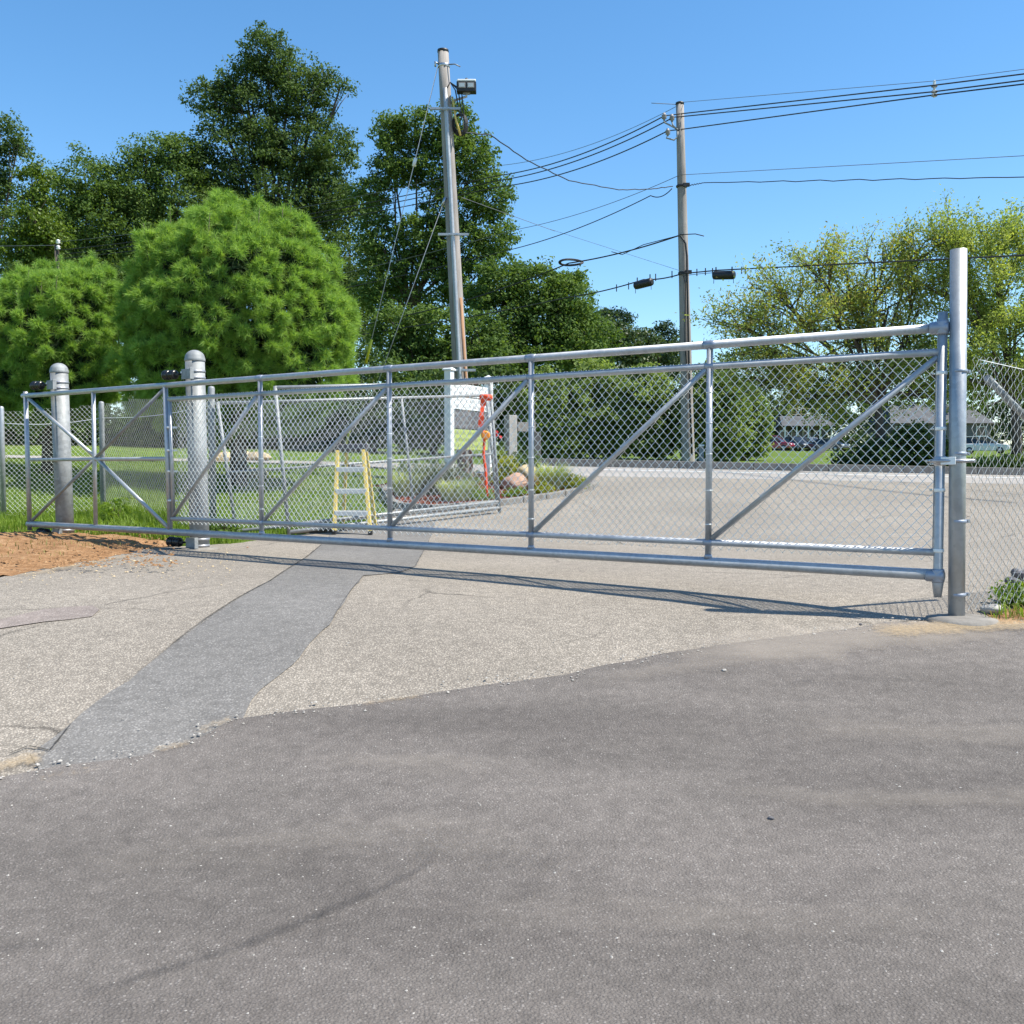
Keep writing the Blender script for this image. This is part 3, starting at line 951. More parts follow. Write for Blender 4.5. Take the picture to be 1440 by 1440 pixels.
lgB = leaf_gate('swing_gate', 'old chain link swing gate leaf hinged behind the nearer domed post', ((306, 567), (332, 747), (684, 556), (699, 708)), 12.75, 15.5, .022, 'old_tube', (.46,), (.64,), 31)
lgA = leaf_gate('swing_gate', 'old chain link swing gate leaf with leaning left frame behind the ladder', ((387, 545), (406, 748), (689, 538), (702, 714)), 12.55, 15.2, .024, 'old_tube', (.05,), (), 32)

# orange straps on the end of the old leaf
def strap(name, pts, w, lab, Y, m, nn=1):
    t = thing(name, W(pts[0][0], pts[0][1], Y), lab, 'strap')
    mb = MB()
    for i in range(len(pts) - 1):
        a = W(*pts[i], Y + .02 * math.sin(i * 2.)); b = W(*pts[i + 1], Y + .02 * math.sin(i * 2. + 2))
        mb.bar(a, b + (b - a).normalized() * .006, w * (.75 + .4 * random.random()), .006, (0, 1, 0))
    mb.build('webbing', m, t)
    return t
st = strap('ratchet_strap', [(681, 556), (679, 570), (677, 585), (676, 600)], .075, 'orange ratchet strap hanging from the end of the old gate', 15.1, M['orange'])
mb = MB(); mb.lathe(W(689, 559, 15.2) - Vector((.16, 0, 0)), [(.035, 0), (.05, .02), (.05, .17), (.035, .20)], 10, (1, 0, 0)); mb.build('strap_loop', M['orange'], st)
mb = MB(); pts = [W(x, y, 15.05) for x, y in ((678, 600), (681, 620), (680, 640), (683, 662), (684, 685), (686, 698))]
mb.path(pts, [.03, .024, .022, .024, .022, .014], 6); mb.build('strap_tail', M['orange'], st)
rf = thing('reflector', W(683, 612, 15.05), 'small orange reflector disc on the old gate below the strap', 'reflector')
mb = MB(); mb.lathe(W(683, 612, 15.0), [(.05, 0), (.065, .01), (.065, .03), (.04, .04)], 16, (0, 1, 0)); mb.build('lens', M['orange2'], rf)
mb = MB(); mb.lathe(W(683, 612, 15.04), [(.072, 0), (.072, .02)], 16, (0, 1, 0)); mb.build('housing', M['yellow'], rf)

# ------------------------------------------------------------------ stepladder
def ladder():
    Y = 12.75
    b0 = W(494, 753, Y); b0.z = g(b0.x, b0.y)
    t = thing('stepladder', b0, 'yellow fibreglass stepladder with silver steps standing behind the gate', 'ladder')
    def P(px, py, dy): 
        return W(px, py, Y + dy)
    fl0 = G(470, 753); fl0 = W(470, 753, Y); fl0.z = g(fl0.x, fl0.y)
    fr0 = W(521, 757, Y - .05); fr0.z = g(fr0.x, fr0.y)
    tl = W(475, 634, Y + .28); tr = W(511, 633, Y + .25)
    for a, b in ((fl0, tl), (fr0, tr)):
        m = MB(); m.bar(a, b, .048, .075, (0, 1, 0)); m.build('front_rail', M['yellow'], t, .006)
        m = MB(); m.bar(a - Vector((0, 0, .0)), a + Vector((0, 0, .06)), .05, .085, (0, 1, 0)); m.build('foot', M['black'], t, .006)
    rl0 = W(482, 746, Y + .62); rl0.z = g(rl0.x, rl0.y)
    rr0 = W(529, 744, Y + .58); rr0.z = g(rr0.x, rr0.y)
    for a, b in ((rl0, tl + Vector((.10, .10, -.02))), (rr0, tr + Vector((.02, .12, -.02)))):
        m = MB(); m.bar(a, b, .040, .055, (0, 1, 0)); m.build('rear_rail', M['yellow'], t, .005)
        m = MB(); m.bar(a, a + Vector((0, 0, .05)), .045, .07, (0, 1, 0)); m.build('foot', M['black'], t, .005)
    for f in (.27, .53, .79):
        a = fl0.lerp(tl, f); b = fr0.lerp(tr, f)
        m = MB(); m.bar(a, b, .085, .030); m.bar(a + Vector((0, -.045, -.022)), b + Vector((0, -.045, -.022)), .006, .055); m.build('step', M['step_alu'], t, .003)
    for f in (.25, .5, .75):
        a = rl0.lerp(tl + Vector((.10, .10, -.02)), f); b = rr0.lerp(tr + Vector((.02, .12, -.02)), f)
        m = MB(); m.bar(a, b, .02, .012); m.build('rear_brace', M['alu'], t)
    m = MB(); c = (tl + tr) / 2 + Vector((.02, .05, .045))
    m.box(c, ((tr - tl).length + .07, .16, .085), tr - tl); m.build('top_cap', M['grey_panel'], t, .012)
    for a, b in ((fl0.lerp(tl, .6), rl0.lerp(tl, .55)), (fr0.lerp(tr, .6), rr0.lerp(tr, .55))):
        m = MB(); m.bar(a, b, .016, .006); m.build('spreader', M['alu'], t)
ladder()
# dark bar laid on the ground to stand for the ladder shadow
o = thing('ladder_shadow_bar', W(440, 748, 12.9), 'dark bar laid on the patch as the painted shadow of the ladder', 'painted shadow')
a = G(405, 751, .02); b = G(470, 748, .02)
m = MB(); m.bar(a, b, .07, .035); m.build('shadow_strip', M['bark'], o, .004)

# ------------------------------------------------------------------ entrance sign in the bed
def sign():
    A = W(632, 666, 18.0); A.z = g(A.x, A.y); B = W(687, 660, 19.3); B.z = g(B.x, B.y)
    t = thing('entrance_sign', A, 'white two-post entrance sign with grey and lime panels in the planting bed', 'sign')
    u = (B - A); u.z = 0; u.normalize(); n = Vector((u.y, -u.x, 0))
    tops = [W(632, 521, 18.0).z, W(687, 534, 19.3).z]
    zt = min(tops)
    for p, zz in ((A, tops[0]), (B, tops[1])):
        m = MB(); m.box(Vector((p.x, p.y, (p.z - .1 + zz) / 2)), (.135, .135, zz - p.z + .1), u, -n); pp = m.build('post', M['white_paint'], t, .008)
        m = MB(); c = Vector((p.x, p.y, zz))
        vs = [c + u * (sx * .09) + n * (sy * .09) + Vector((0, 0, h)) for h in (0, .025) for sx, sy in ((-1, -1), (1, -1), (1, 1), (-1, 1))] + [c + Vector((0, 0, .09))]
        m.add(vs, [(3, 2, 1, 0), (0, 1, 5, 4), (1, 2, 6, 5), (2, 3, 7, 6), (3, 0, 4, 7), (4, 5, 8), (5, 6, 8), (6, 7, 8), (7, 4, 8)])
        m.build('post_cap', M['white_paint'], pp)
    L = (B - A).length
    def zpx(py): return W(640, py, 18.1).z
    def panel(y0, y1, mm, name, lab):
        za, zb = zpx(y0), zpx(y1)
        c = (A + B) / 2
        m = MB(); m.box(Vector((c.x, c.y, (za + zb) / 2)), (L - .14, .05, abs(za - zb) - .006), u, -n)
        o = m.build(name, M[mm], t, .004)
        if lab: o['label'] = lab
        return o, za, zb
    # rows of lettering too small to read
    def rows(o, za, zb, nrow, mm, hgt, seed):
        rr = random.Random(seed)
        m = MB()
        for sgn in (1, -1):
            for k in range(nrow):
                z = za + (zb - za) * (k + .6) / (nrow + .2)
                s = .12
                while s < L - .16:
                    w = rr.uniform(.03, .055)
                    if rr.random() < .85:
                        p = A + u * s + n * (sgn * .0255); p.z = z
                        m.box(p, (.010, .003, hgt), u, -n)
                        if rr.random() < .7: m.box(p + u * (w * .3) + Vector((0, 0, hgt * rr.choice((-.4, 0, .4)))), (w * .6, .003, .010), u, -n)
                        if rr.random() < .6: m.box(p + u * (w * .6), (.010, .003, hgt), u, -n)
                    s += w + .022
        m.build('lettering', M[mm], o)
    o, za, zb = panel(538, 556, 'white_paint', 'sign_panel', 'white upper panel'); rows(o, za, zb, 2, 'ink_light', .05, 1)
    o, za, zb = panel(557, 575, 'white_paint', 'sign_panel', 'white second panel'); rows(o, za, zb, 2, 'ink_light', .05, 2)
    o, za, zb = panel(576, 602, 'grey_panel', 'sign_panel', 'dark grey panel'); rows(o, za, zb, 3, 'ink_light', .055, 3)
    o, za, zb = panel(603, 632, 'lime', 'sign_panel', 'lime green panel'); rows(o, za, zb, 3, 'ink_lime', .055, 4)
sign()

# stone pillar with a board beside it
p = W(718, 640, 21.0); p.z = g(p.x, p.y)
t = thing('granite_pillar', p, 'square grey granite pillar with a rail behind the planting bed', 'pillar')
ztp = W(718, 584, 21.0).z
m = MB(); m.box(Vector((p.x, p.y, (p.z + ztp) / 2 - .1)), (.20, .22, ztp - p.z + .2), (.85, .5, 0)); m.build('shaft', M['rock_grey'], t, .012)
m = MB(); m.bar(W(727, 600, 21.1), W(752, 601, 21.6), .06, .20); m.build('rail', M['granite'], t, .008)
p2 = W(756, 640, 21.7); p2.z = g(p2.x, p2.y)
m = MB(); m.box(Vector((p2.x, p2.y, p2.z + .4)), (.14, .14, .9)); m.build('rail_post', M['granite'], t, .008)

# ------------------------------------------------------------------ utility poles and wires
def vlerp(a, b, f): return a.lerp(b, f)
P1b = W(655, 672, 20.0); P1b.z = g(P1b.x, P1b.y); P1t = W(623, 71, 20.0)
up1 = thing('utility_pole', P1b, 'near wooden utility pole with steel conduit, floodlight and guy wires', 'utility pole')
ax1 = P1t - P1b
m = MB(); m.path([P1b - ax1 * .03] + [P1b.lerp(P1t, k / 8) for k in range(9)], [.165] + [.163 - .057 * k / 8 for k in range(9)], 20); m.build('shaft', M['wood_pole'], up1)
def p1(f): return P1b.lerp(P1t, f)
def fz(py): return (W(640, py, 20).z - P1b.z) / (P1t.z - P1b.z)
m = MB(); m.lathe(P1t - Vector((0, 0, .04)), [(.112, 0), (.112, .05), (.09, .06)], 16); m.build('pole_cap', M['black'], up1)
m = MB(); pts = []
for py in (660, 520, 420, 332, 240, 160, 128):
    f = fz(py); r = .163 - .057 * f
    pts.append(p1(f) + Vector((.0 , -r - .045, 0)) + Vector((.012 - .02 * (1 - f), 0, 0)))
m.path(pts, .042, 14); m.build('conduit', M['post_new'], up1)
m = MB(); f0, f1 = fz(660), fz(420)
m.path([p1(f0) + Vector((.13, -.115, 0)), p1(f1) + Vector((.095, -.10, 0))], .03, 8); m.build('wood_strip', M['wood_brown'], up1)
for py, dx in ((158, -.03), (333, 0), (522, 0)):
    f = fz(py); c = p1(f) + Vector((.02 + dx, -.20, 0))
    m = MB(); m.box(c, (.60, .03, .05)); m.box(c + Vector((0, 0, -.012)), (.60, .05, .006)); m.build('strut_bracket', M['post_new'], up1)
    for s in (-.07, .07):
        m = MB(); m.lathe(c + Vector((s, -.02, 0)), [(.016, 0), (.016, .03)], 6, (0, -1, 0)); m.build('bolt', M['steel'], up1)
m = MB(); f = fz(522); c = p1(f)
m.box(c + Vector((.12, -.2, .01)), (.34, .02, .02)); m.build('strut_bracket', M['post_old'], up1)
# top eye fitting
m = MB(); c = p1(fz(93)); m.lathe(c - Vector((0, 0, .03)), [(.116, 0), (.122, .01), (.122, .05), (.116, .06)], 16)
m.path([c + Vector((-.10, -.06, .02)), c + Vector((-.17, -.08, .05)), c + Vector((-.16, -.08, -.04))], .02, 8); m.build('guy_band', M['steel'], up1)
m = MB(); m.path([c + Vector((.1, -.08, .0)), c + Vector((.22, -.1, .0)), c + Vector((.33, -.1, -.05))], .012, 6); m.build('wire_stub', M['thinwire'], up1)
# cable loops hanging from the top of the conduit
for k, (dx, sag) in enumerate(((.10, .45), (.16, .62), (.22, .78))):
    m = MB(); a = p1(fz(128)) + Vector((.05, -.16, 0)); b = p1(fz(150)) + Vector((.30, -.1, 0))
    pts = [a, a + Vector((.06, -.02, .10)), a + Vector((dx + .06, -.02, -.05)), a + Vector((dx + .1, 0, -sag * .6)), a + Vector((dx + .12, 0, -sag)), b + Vector((.02 * k, 0, -.15 - .1 * k))]
    m.path(pts, .013, 6); m.build('cable_loop', M['cable'], up1)
m = MB(); a = p1(fz(140)) + Vector((.14, -.14, 0)); m.path([a, a + Vector((.06, -.02, -.4)), a + Vector((.16, -.02, -.75))], .022, 6); m.build('cable_loop', M['yellow'], up1)
m = MB(); a = p1(fz(165)) + Vector((.22, -.1, 0))
for k in range(5):
    r = .11 + .012 * k
    m.path([a + Vector((.05 + r * math.cos(t), .02 * k, -.15 + r * 1.4 * math.sin(t))) for t in np.linspace(0, 6.2, 14)], .011, 5, False)
m.build('cable_coil', M['cable'], up1)

# floodlight
flc = W(656, 121, 19.8)
fd = thing('floodlight', flc, 'white topped double floodlight on an arm near the top of the near pole', 'floodlight')
tilt = Vector((0, -.90, -.02)).normalized()
upv = Vector((0, -.02, .90)).normalized(); X = Vector((1, .0, 0))
m = MB(); m.box(flc + upv * .085 - tilt * .06, (.37, .30, .05), X, -tilt, upv); m.build('hood', M['white_paint'], fd, .02)
m = MB(); m.box(flc - upv * .035, (.38, .20, .19), X, -tilt, upv); m.build('housing', M['black'], fd, .01)
for s in (-.085, .085):
    m = MB(); m.box(flc + X * s - upv * .02 + tilt * .102, (.135, .02, .10), X, -tilt, upv); fr2 = m.build('lens_frame', M['ink_light'], fd, .004)
    m = MB(); m.box(flc + X * s - upv * .02 + tilt * .114, (.105, .006, .07), X, -tilt, upv); m.build('lens', M['glass_lamp'], fr2)
m = MB(); m.lathe(flc + upv * .10, [(.03, 0), (.03, .04), (.02, .05)], 10, upv); m.build('photocell', M['black'], fd)
m = MB(); a = p1(fz(146)) + Vector((.09, -.05, 0)); m.path([a, a + Vector((.12, 0, .06)), flc - upv * .20, flc - upv * .12], .024, 8); m.build('arm', M['post_new'], fd)
m = MB(); m.box(flc - upv * .145, (.14, .06, .03), X, -tilt, upv); m.build('mount_plate', M['post_old'], fd)

P2b = W(968, 650, 28.0); P2b.z = g(P2b.x, P2b.y); P2t = W(956, 145, 28.0)
up2 = thing('utility_pole', P2b, 'farther wooden utility pole carrying the power lines behind the driveway', 'utility pole')
m = MB(); m.path([P2b - (P2t - P2b) * .03] + [P2b.lerp(P2t, k / 8) for k in range(9)], [.185] + [.182 - .075 * k / 8 for k in range(9)], 18); m.build('shaft', M['wood_pole'], up2)
m = MB(); m.lathe(P2t - Vector((0, 0, .05)), [(.115, 0), (.118, .06), (.09, .075)], 16); m.build('pole_cap', M['black'], up2)
m = MB(); pts = [W(x, y, 27.78) for x, y in ((957, 332), (964, 342), (966, 360), (967, 420), (968, 470), (970, 560), (973, 640))]
m.path(pts, .028, 8); m.build('riser_cable', M['cable'], up2)
m = MB(); m.path([W(961, 388, 27.78), W(964, 400, 27.78), W(963, 480, 27.78), W(966, 520, 27.78)], .013, 6); m.build('riser_cable', M['cable'], up2)
def insul(px, py, arm):
    c = W(px, py, 27.9)
    m = MB(); m.lathe(c - Vector((0, 0, .10)), [(.03, 0), (.03, .04), (.07, .05), (.04, .075), (.075, .09), (.045, .115), (.075, .13), (.04, .16), (.035, .2)], 12); ii = m.build('insulator', M['ink_light'], up2)
    m = MB(); m.path([W(x, y, 27.9) for x, y in arm], .022, 6); m.build('insulator_bracket', M['post_old'], up2)
insul(934, 164, ((934, 168), (934, 172), (942, 176), (953, 182)))
insul(945, 166, ((945, 170), (946, 176), (953, 183)))
insul(939, 186, ((939, 190), (937, 194), (948, 197), (953, 192), (953, 185)))
for py in (262, 384):
    m = MB(); c = P2b.lerp(P2t, (W(960, py, 28).z - P2b.z) / (P2t.z - P2b.z)); m.lathe(c - Vector((0, 0, .03)), [(.15, 0), (.16, .01), (.16, .05), (.15, .06)], 14)
    m.box(c + Vector((.1, -.15, 0)), (.18, .06, .10)); m.build('cable_clamp', M['black'], up2)

def wire(name, pts, r, lab, m, cat='wire', sag=0., n=24, group='overhead lines', wav=0.):
    """pts [(px,py,Y)...] straight spans with a hanging curve"""
    Q = [W(*p) for p in pts]
    P = []
    for i in range(len(Q) - 1):
        for k in range(n if i == len(Q) - 2 else n):
            f = k / n
            p = Q[i].lerp(Q[i + 1], f)
            p.z -= sag * 4 * f * (1 - f)
            if wav: p.z += wav * math.sin(k * 2.1) * math.sin(math.pi * f)
            P.append(p)
    P.append(Q[-1])
    t = MB(); t.path(P, r, 5)
    o = t.build(name, m, None)
    base = P[0]
    return tag(o, lab, cat, group)
# right-hand span
wire('power_line', [(958, 144, 28), (1313, 114, 22.5), (1900, 37, 16)], .007, 'thin topmost line running right from the farther pole', M['thinwire'])
wire('power_line', [(934, 163, 27.9), (958, 160, 27.9), (1305, 121, 22.5), (1900, 46, 16)], .016, 'upper thick black power line right of the farther pole', M['cable'], n=10)
wire('power_line', [(945, 165, 27.9), (958, 164, 27.9), (1313, 129, 22.5), (1900, 54, 16)], .016, 'middle thick black power line right of the farther pole', M['cable'], n=10)
wire('power_line', [(939, 184, 27.9), (958, 182, 27.9), (1311, 134, 22.5), (1900, 62, 16)], .016, 'lowest of three thick black power lines right of the farther pole', M['cable'], n=10)
sp = thing('wire_spacer', W(1314, 124, 22.5), 'pale spacer holding the power lines apart near the right edge', 'spacer')
m = MB(); m.bar(W(1314, 113, 22.5), W(1314, 137, 22.5), .05, .05, (0, 1, 0)); m.build('spacer_rod', M['white_paint'], sp, .01)
for py in (121, 129, 134):
    m = MB(); m.box(W(1314, py, 22.48), (.12, .07, .05)); m.build('spacer_clip', M['ink_light'], sp, .01)
wire('phone_line', [(957, 246, 27.9), (1440, 219, 22), (1900, 180, 16)], .008, 'thin line below the power lines right of the farther pole', M['thinwire'])
wire('phone_line', [(962, 262, 27.9), (990, 257, 27.5), (1440, 249, 22), (1900, 238, 16)], .012, 'wavy twisted service cable right of the farther pole', M['cable'], wav=.02)
cabR = wire('phone_cable', [(958, 385, 27.85), (1010, 380, 27), (1440, 359, 21), (1900, 333, 16)], .018, 'thick low communications cable running right past the tall post', M['cable'])
wire('phone_cable', [(958, 388, 27.8), (985, 385, 27.3), (1010, 383, 27)], .008, 'short lashed cable just right of the farther pole', M['cable'], n=8)
# left-hand span, towards a far pole among the trees
wire('power_line', [(956, 147, 28), (700, 233, 33), (82, 340, 43)], .008, 'thin topmost line running left from the farther pole', M['thinwire'], sag=.3)
wire('power_line', [(934, 163, 27.9), (700, 247, 33), (82, 352, 43)], .017, 'upper thick black power line left of the farther pole', M['cable'], sag=.25)
wire('power_line', [(945, 166, 27.9), (700, 254, 33), (82, 358, 43)], .017, 'middle thick black power line left of the farther pole', M['cable'], sag=.25)
wire('power_line', [(939, 184, 27.9), (700, 263, 33), (82, 364, 43)], .017, 'lowest of three thick black power lines left of the farther pole', M['cable'], sag=.25)
wire('power_line', [(82, 345, 43), (-300, 350, 50)], .014, 'pale line crossing the dark trees at the left edge', M['thinwire'])
wire('phone_line', [(954, 247, 27.9), (730, 322, 32), (300, 420, 40)], .009, 'thin slanting line below the power lines left of the farther pole', M['thinwire'], sag=.15)
wire('phone_line', [(945, 265, 27.9), (915, 275, 28.3), (730, 348, 32), (300, 440, 40)], .014, 'slanting service cable with drip loops left of the farther pole', M['cable'], sag=.12)
wire('phone_cable', [(955, 331, 27.9), (800, 370, 31), (620, 432, 36), (300, 500, 44)], .021, 'black communications cable with a storage coil left of the farther pole', M['cable'], sag=.08)
wire('phone_cable', [(955, 331, 27.8), (905, 344, 28.8), (875, 358, 29.5), (860, 354, 29.8)], .012, 'slack loop lashed under the coiled cable by the farther pole', M['cable'], n=8)
cabL = wire('phone_cable', [(958, 385, 27.85), (905, 393, 28.8), (800, 418, 31), (560, 462, 37), (300, 500, 44)], .019, 'lower communications cable left of the farther pole', M['cable'], sag=.05)
wire('phone_line', [(760, 318, 30), (860, 350, 29), (954, 380, 28)], .005, 'faint thin line slanting down to the farther pole', M['thinwire'])
wire('service_drop', [(640, 185, 20), (690, 190, 21), (740, 225, 22.5), (800, 254, 24), (870, 267, 26), (915, 266, 27), (946, 262, 27.9)], .013, 'drooping service cable slung between the two poles', M['cable'], n=8, wav=.01)
wire('service_drop', [(650, 278, 20), (780, 325, 24)], .006, 'thin wire leaving the near pole towards the right', M['thinwire'])
wire('wire_end', [(956, 330, 27.9), (978, 329, 27.6), (990, 332, 27.5)], .014, 'short wire end jutting right from the farther pole', M['cable'], n=6)
wire('wire_end', [(916, 145, 28), (954, 147, 28)], .010, 'short pale wire end jutting left from the farther pole top', M['thinwire'], n=6)
# far pole glimpsed among the trees
p = W(84, 560, 43); p.z = g(p.x, p.y)
t = thing('utility_pole', p, 'far utility pole with white insulators among dark trees at left', 'utility pole')
tt = W(84, 344, 43)
m = MB(); m.path([p, Vector((p.x, p.y, tt.z))], [.14, .09], 10); m.build('shaft', M['bark'], t)
for dz in (0, -.25):
    m = MB(); m.lathe(tt + Vector((0, -.15, dz)), [(.04, 0), (.10, .05), (.05, .09), (.10, .13), (.04, .18)], 10); m.build('insulator', M['white_paint'], t)
# coil and splice closures hung on the cables
cl = MB(); c = W(803, 369, 30.9)
for k in range(4): cl.path([c + Vector(((.32 + .02 * k) * math.cos(a), .05 * math.sin(a * 2), (.07 + .012 * k) * math.sin(a))) for a in np.linspace(0, 2 * math.pi, 20)], .018, 5, False)
tag(cl.build('cable_coil', M['cable'], None), 'flat coil of black cable hung on the line between poles', 'cable coil')
def closure(px, py, Y, dirv, lab):
    c = W(px, py, Y); d = Vector(dirv).normalized()
    t = thing('splice_box', c, lab, 'splice box', 'splice boxes on the cables')
    m = MB(); m.lathe(c - d * .32, [(.05, 0), (.105, .02), (.115, .06), (.115, .58), (.105, .62), (.05, .64)], 14, d); m.build('case', M['black'], t)
    for s in (-.24, .24):
        m = MB(); m.bar(c + d * s + Vector((0, 0, .10)), c + d * s + Vector((0, 0, .22)), .03, .03, (0, 1, 0)); m.build('hanger', M['cable'], t)
    for s in (-.3, .28):
        m = MB(); m.path([c + d * s, c + d * s * 1.02 + Vector((0, 0, -.22))], .008, 5); m.build('cord', M['cable'], t)
closure(905, 399, 28.7, W(925, 394, 28.3) - W(885, 404, 29.1), 'black splice box hanging tilted left of the farther pole')
closure(1018, 387, 26.9, W(1040, 386, 26.6) - W(996, 387, 27.2), 'black splice box hanging level right of the farther pole')
for i, (px, py) in enumerate(((867, 403), (884, 400), (922, 388), (945, 384), (980, 381), (992, 380), (1002, 380), (1043, 378), (1048, 378))):
    Y = 28 + (958 - px) * .011
    m = MB(); m.bar(W(px, py - 3, Y), W(px, py + 7, Y), .025, .03, (0, 1, 0))
    m.build('cable_hanger', M['cable'], cabL if px < 958 else cabR)
# guy wires
anc = G(477, 655); 
anc = W(477, 652, 20.6); anc.z = g(anc.x, anc.y)
gA = p1(fz(97)) + Vector((-.12, -.08, 0))
m = MB(); m.path([gA, anc], .008, 6); o = m.build('guy_wire', M['wire_old'], None); tag(o, 'long guy wire from the top of the near pole, with yellow guard', 'guy wire', 'guy wires of the near pole')
d = (anc - gA)
for fa, fb in ((.66, .72), (.885, .93)):
    m = MB(); m.path([gA + d * fa, gA + d * fb], .030, 8); yg = m.build('guard_sleeve', M['yellow_guard'], o); yg['label'] = 'yellow plastic guard sleeve'
m = MB(); m.path([gA + d * .215, gA + d * .235], .035, 8); m.build('strain_insulator', M['white_paint'], o)
gB = p1(fz(280)) + Vector((-.10, -.12, 0))
m = MB(); m.path([gB, anc + Vector((.1, .1, 0))], .008, 6); o = m.build('guy_wire', M['wire_old'], None); tag(o, 'shorter guy wire from halfway up the near pole', 'guy wire', 'guy wires of the near pole')
m = MB(); m.path([gB, gB + (anc - gB) * .03], .03, 8); m.build('guy_grip', M['steel'], o)

# ------------------------------------------------------------------ kerb and planting bed
kt = bpy.data.objects.new('street_kerb', None); COL.objects.link(kt); kt.location = (6, 23.4, g(6, 23.4)); ORG[kt.name] = Vector(kt.location)
kt['kind'] = 'structure'
x = .4; k = 0
while x < 30:
    L = 1.75
    a = Vector((x + .006, 23.4, 0)); b = Vector((x + L - .006, 23.4, 0))
    za, zb = g(a.x, 23.4), g(b.x, 23.4)
    a.z = za + .02 + random.uniform(-.004, .004); b.z = zb + .02 + random.uniform(-.004, .004)
    m = MB(); m.bar(a, b, .16 + random.uniform(-.006, .006), .30); m.build('kerb_stone', M['granite'], kt, .012)
    x += L
bedpoly = xy((541, 690), (552, 714), (600, 719), (660, 715), (702, 711), (760, 703), (808, 695), (838, 686), (836, 680)) + [(1.3, 19.3), (.6, 20.2), (-1.2, 20.3), (-2.6, 18.2)]
def bedz(x, y): return g(x, y) + .06 + .03 * mnoise.noise((x * 3, y * 3, 1))
bs = sheet('mulch_bed', bedpoly, .0, M['mulch'], .25, z=bedz)
# mulch chips
n = 5000
cx = []
bp = bedpoly
def inpoly(x, y, pts):
    c = False
    for i in range(len(pts)):
        x1, y1 = pts[i]; x2, y2 = pts[(i + 1) % len(pts)]
        if (y1 > y) != (y2 > y) and x < (x2 - x1) * (y - y1) / (y2 - y1) + x1: c = not c
    return c
bx0, bx1 = min(p[0] for p in bp), max(p[0] for p in bp); by0, by1 = min(p[1] for p in bp), max(p[1] for p in bp)
Vc = []; Fc = []
for i in range(9000):
    x, y = random.uniform(bx0, bx1), random.uniform(by0, by1)
    if not inpoly(x, y, bp): continue
    z = bedz(x, y) + .01; a = random.uniform(0, 6.28); L = random.uniform(.02, .05); w = random.uniform(.008, .016)
    ca, sa = math.cos(a), math.sin(a); dz = random.uniform(-.02, .02)
    b = len(Vc)
    Vc += [(x - ca * L, y - sa * L, z - dz), (x - sa * w, y + ca * w, z + .008), (x + ca * L, y + sa * L, z + dz), (x + sa * w, y - ca * w, z + .008)]
    Fc.append((b, b + 3, b + 2, b + 1))
o = np_obj('mulch_chips', Vc, Fc, M['mulch']); o['kind'] = 'stuff'
o['label'] = 'red bark mulch chips covering the planting bed'; o['category'] = 'mulch'
# pale concrete edging stones round the bed
ke = bpy.data.objects.new('bed_edging', None); COL.objects.link(ke)
eg = [Vector((*p, 0)) for p in bedpoly[:10]] + [Vector((.6, 20.2, 0))]
ke.location = (eg[4].x, eg[4].y, g(eg[4].x, eg[4].y)); ORG[ke.name] = Vector(ke.location); ke['kind'] = 'structure'
d = [0]
for i in range(1, len(eg)): d.append(d[-1] + (eg[i] - eg[i - 1]).length)
s = 0.
while s < d[-1] - .3:
    q = []
    for t in (s + .006, s + .594):
        t = min(t, d[-1]); x = float(np.interp(t, d, [p.x for p in eg])); y = float(np.interp(t, d, [p.y for p in eg]))
        q.append(Vector((x, y, g(x, y) + .025)))
    m = MB(); m.bar(q[0], q[1], .13, .15); m.build('edging_stone', M['concrete'], ke, .015)
    s += .6

def rock(name, c, size, m, lab, group=None, seed=0, sub=3):
    bm = bmesh.new()
    bmesh.ops.create_icosphere(bm, subdivisions=sub, radius=1.)
    for v in bm.verts:
        p = v.co.copy()
        f = 1 + .28 * mnoise.noise((p.x * 1.3 + seed, p.y * 1.3, p.z * 1.3)) + .10 * mnoise.noise((p.x * 3.5, p.y * 3.5 + seed, p.z * 3.5)) + .04 * mnoise.noise((p.x * 9, p.y * 9 + seed, p.z * 9))
        v.co = Vector((p.x * size[0], p.y * size[1], p.z * size[2])) * f
    me = bpy.data.meshes.new(name); bm.to_mesh(me); bm.free()
    for p in me.polygons: p.use_smooth = sub > 2
    me.materials.append(m)
    o = bpy.data.objects.new(name, me); COL.objects.link(o); o.location = c; o.rotation_euler.z = seed
    ORG[o.name] = Vector(c)
    return tag(o, lab, 'rock', group)
c = W(726, 672, 17.9); c.z = g(c.x, c.y) + .16; rock('boulder', c, (.30, .24, .19), M['rock_pink'], 'rounded pink boulder in the mulch bed, lower of two', None, 1)
c = W(742, 659, 18.7); c.z = g(c.x, c.y) + .22; rock('boulder', c, (.26, .22, .24), M['rock_tan'], 'tan boulder behind the pink one in the mulch bed', None, 2)

# ------------------------------------------------------------------ foliage generators
def rquads(C, A, B):
    """rhombus leaves: centre C, half length vectors A, half width vectors B"""
    n = len(C)
    V = np.empty((n, 4, 3), np.float32)
    V[:, 0] = C - A; V[:, 1] = C + B; V[:, 2] = C + A; V[:, 3] = C - B
    return V.reshape(-1, 3), np.arange(4 * n, dtype=np.int32).reshape(n, 4)

def unit(v): return v / (np.linalg.norm(v, axis=1, keepdims=True) + 1e-9)

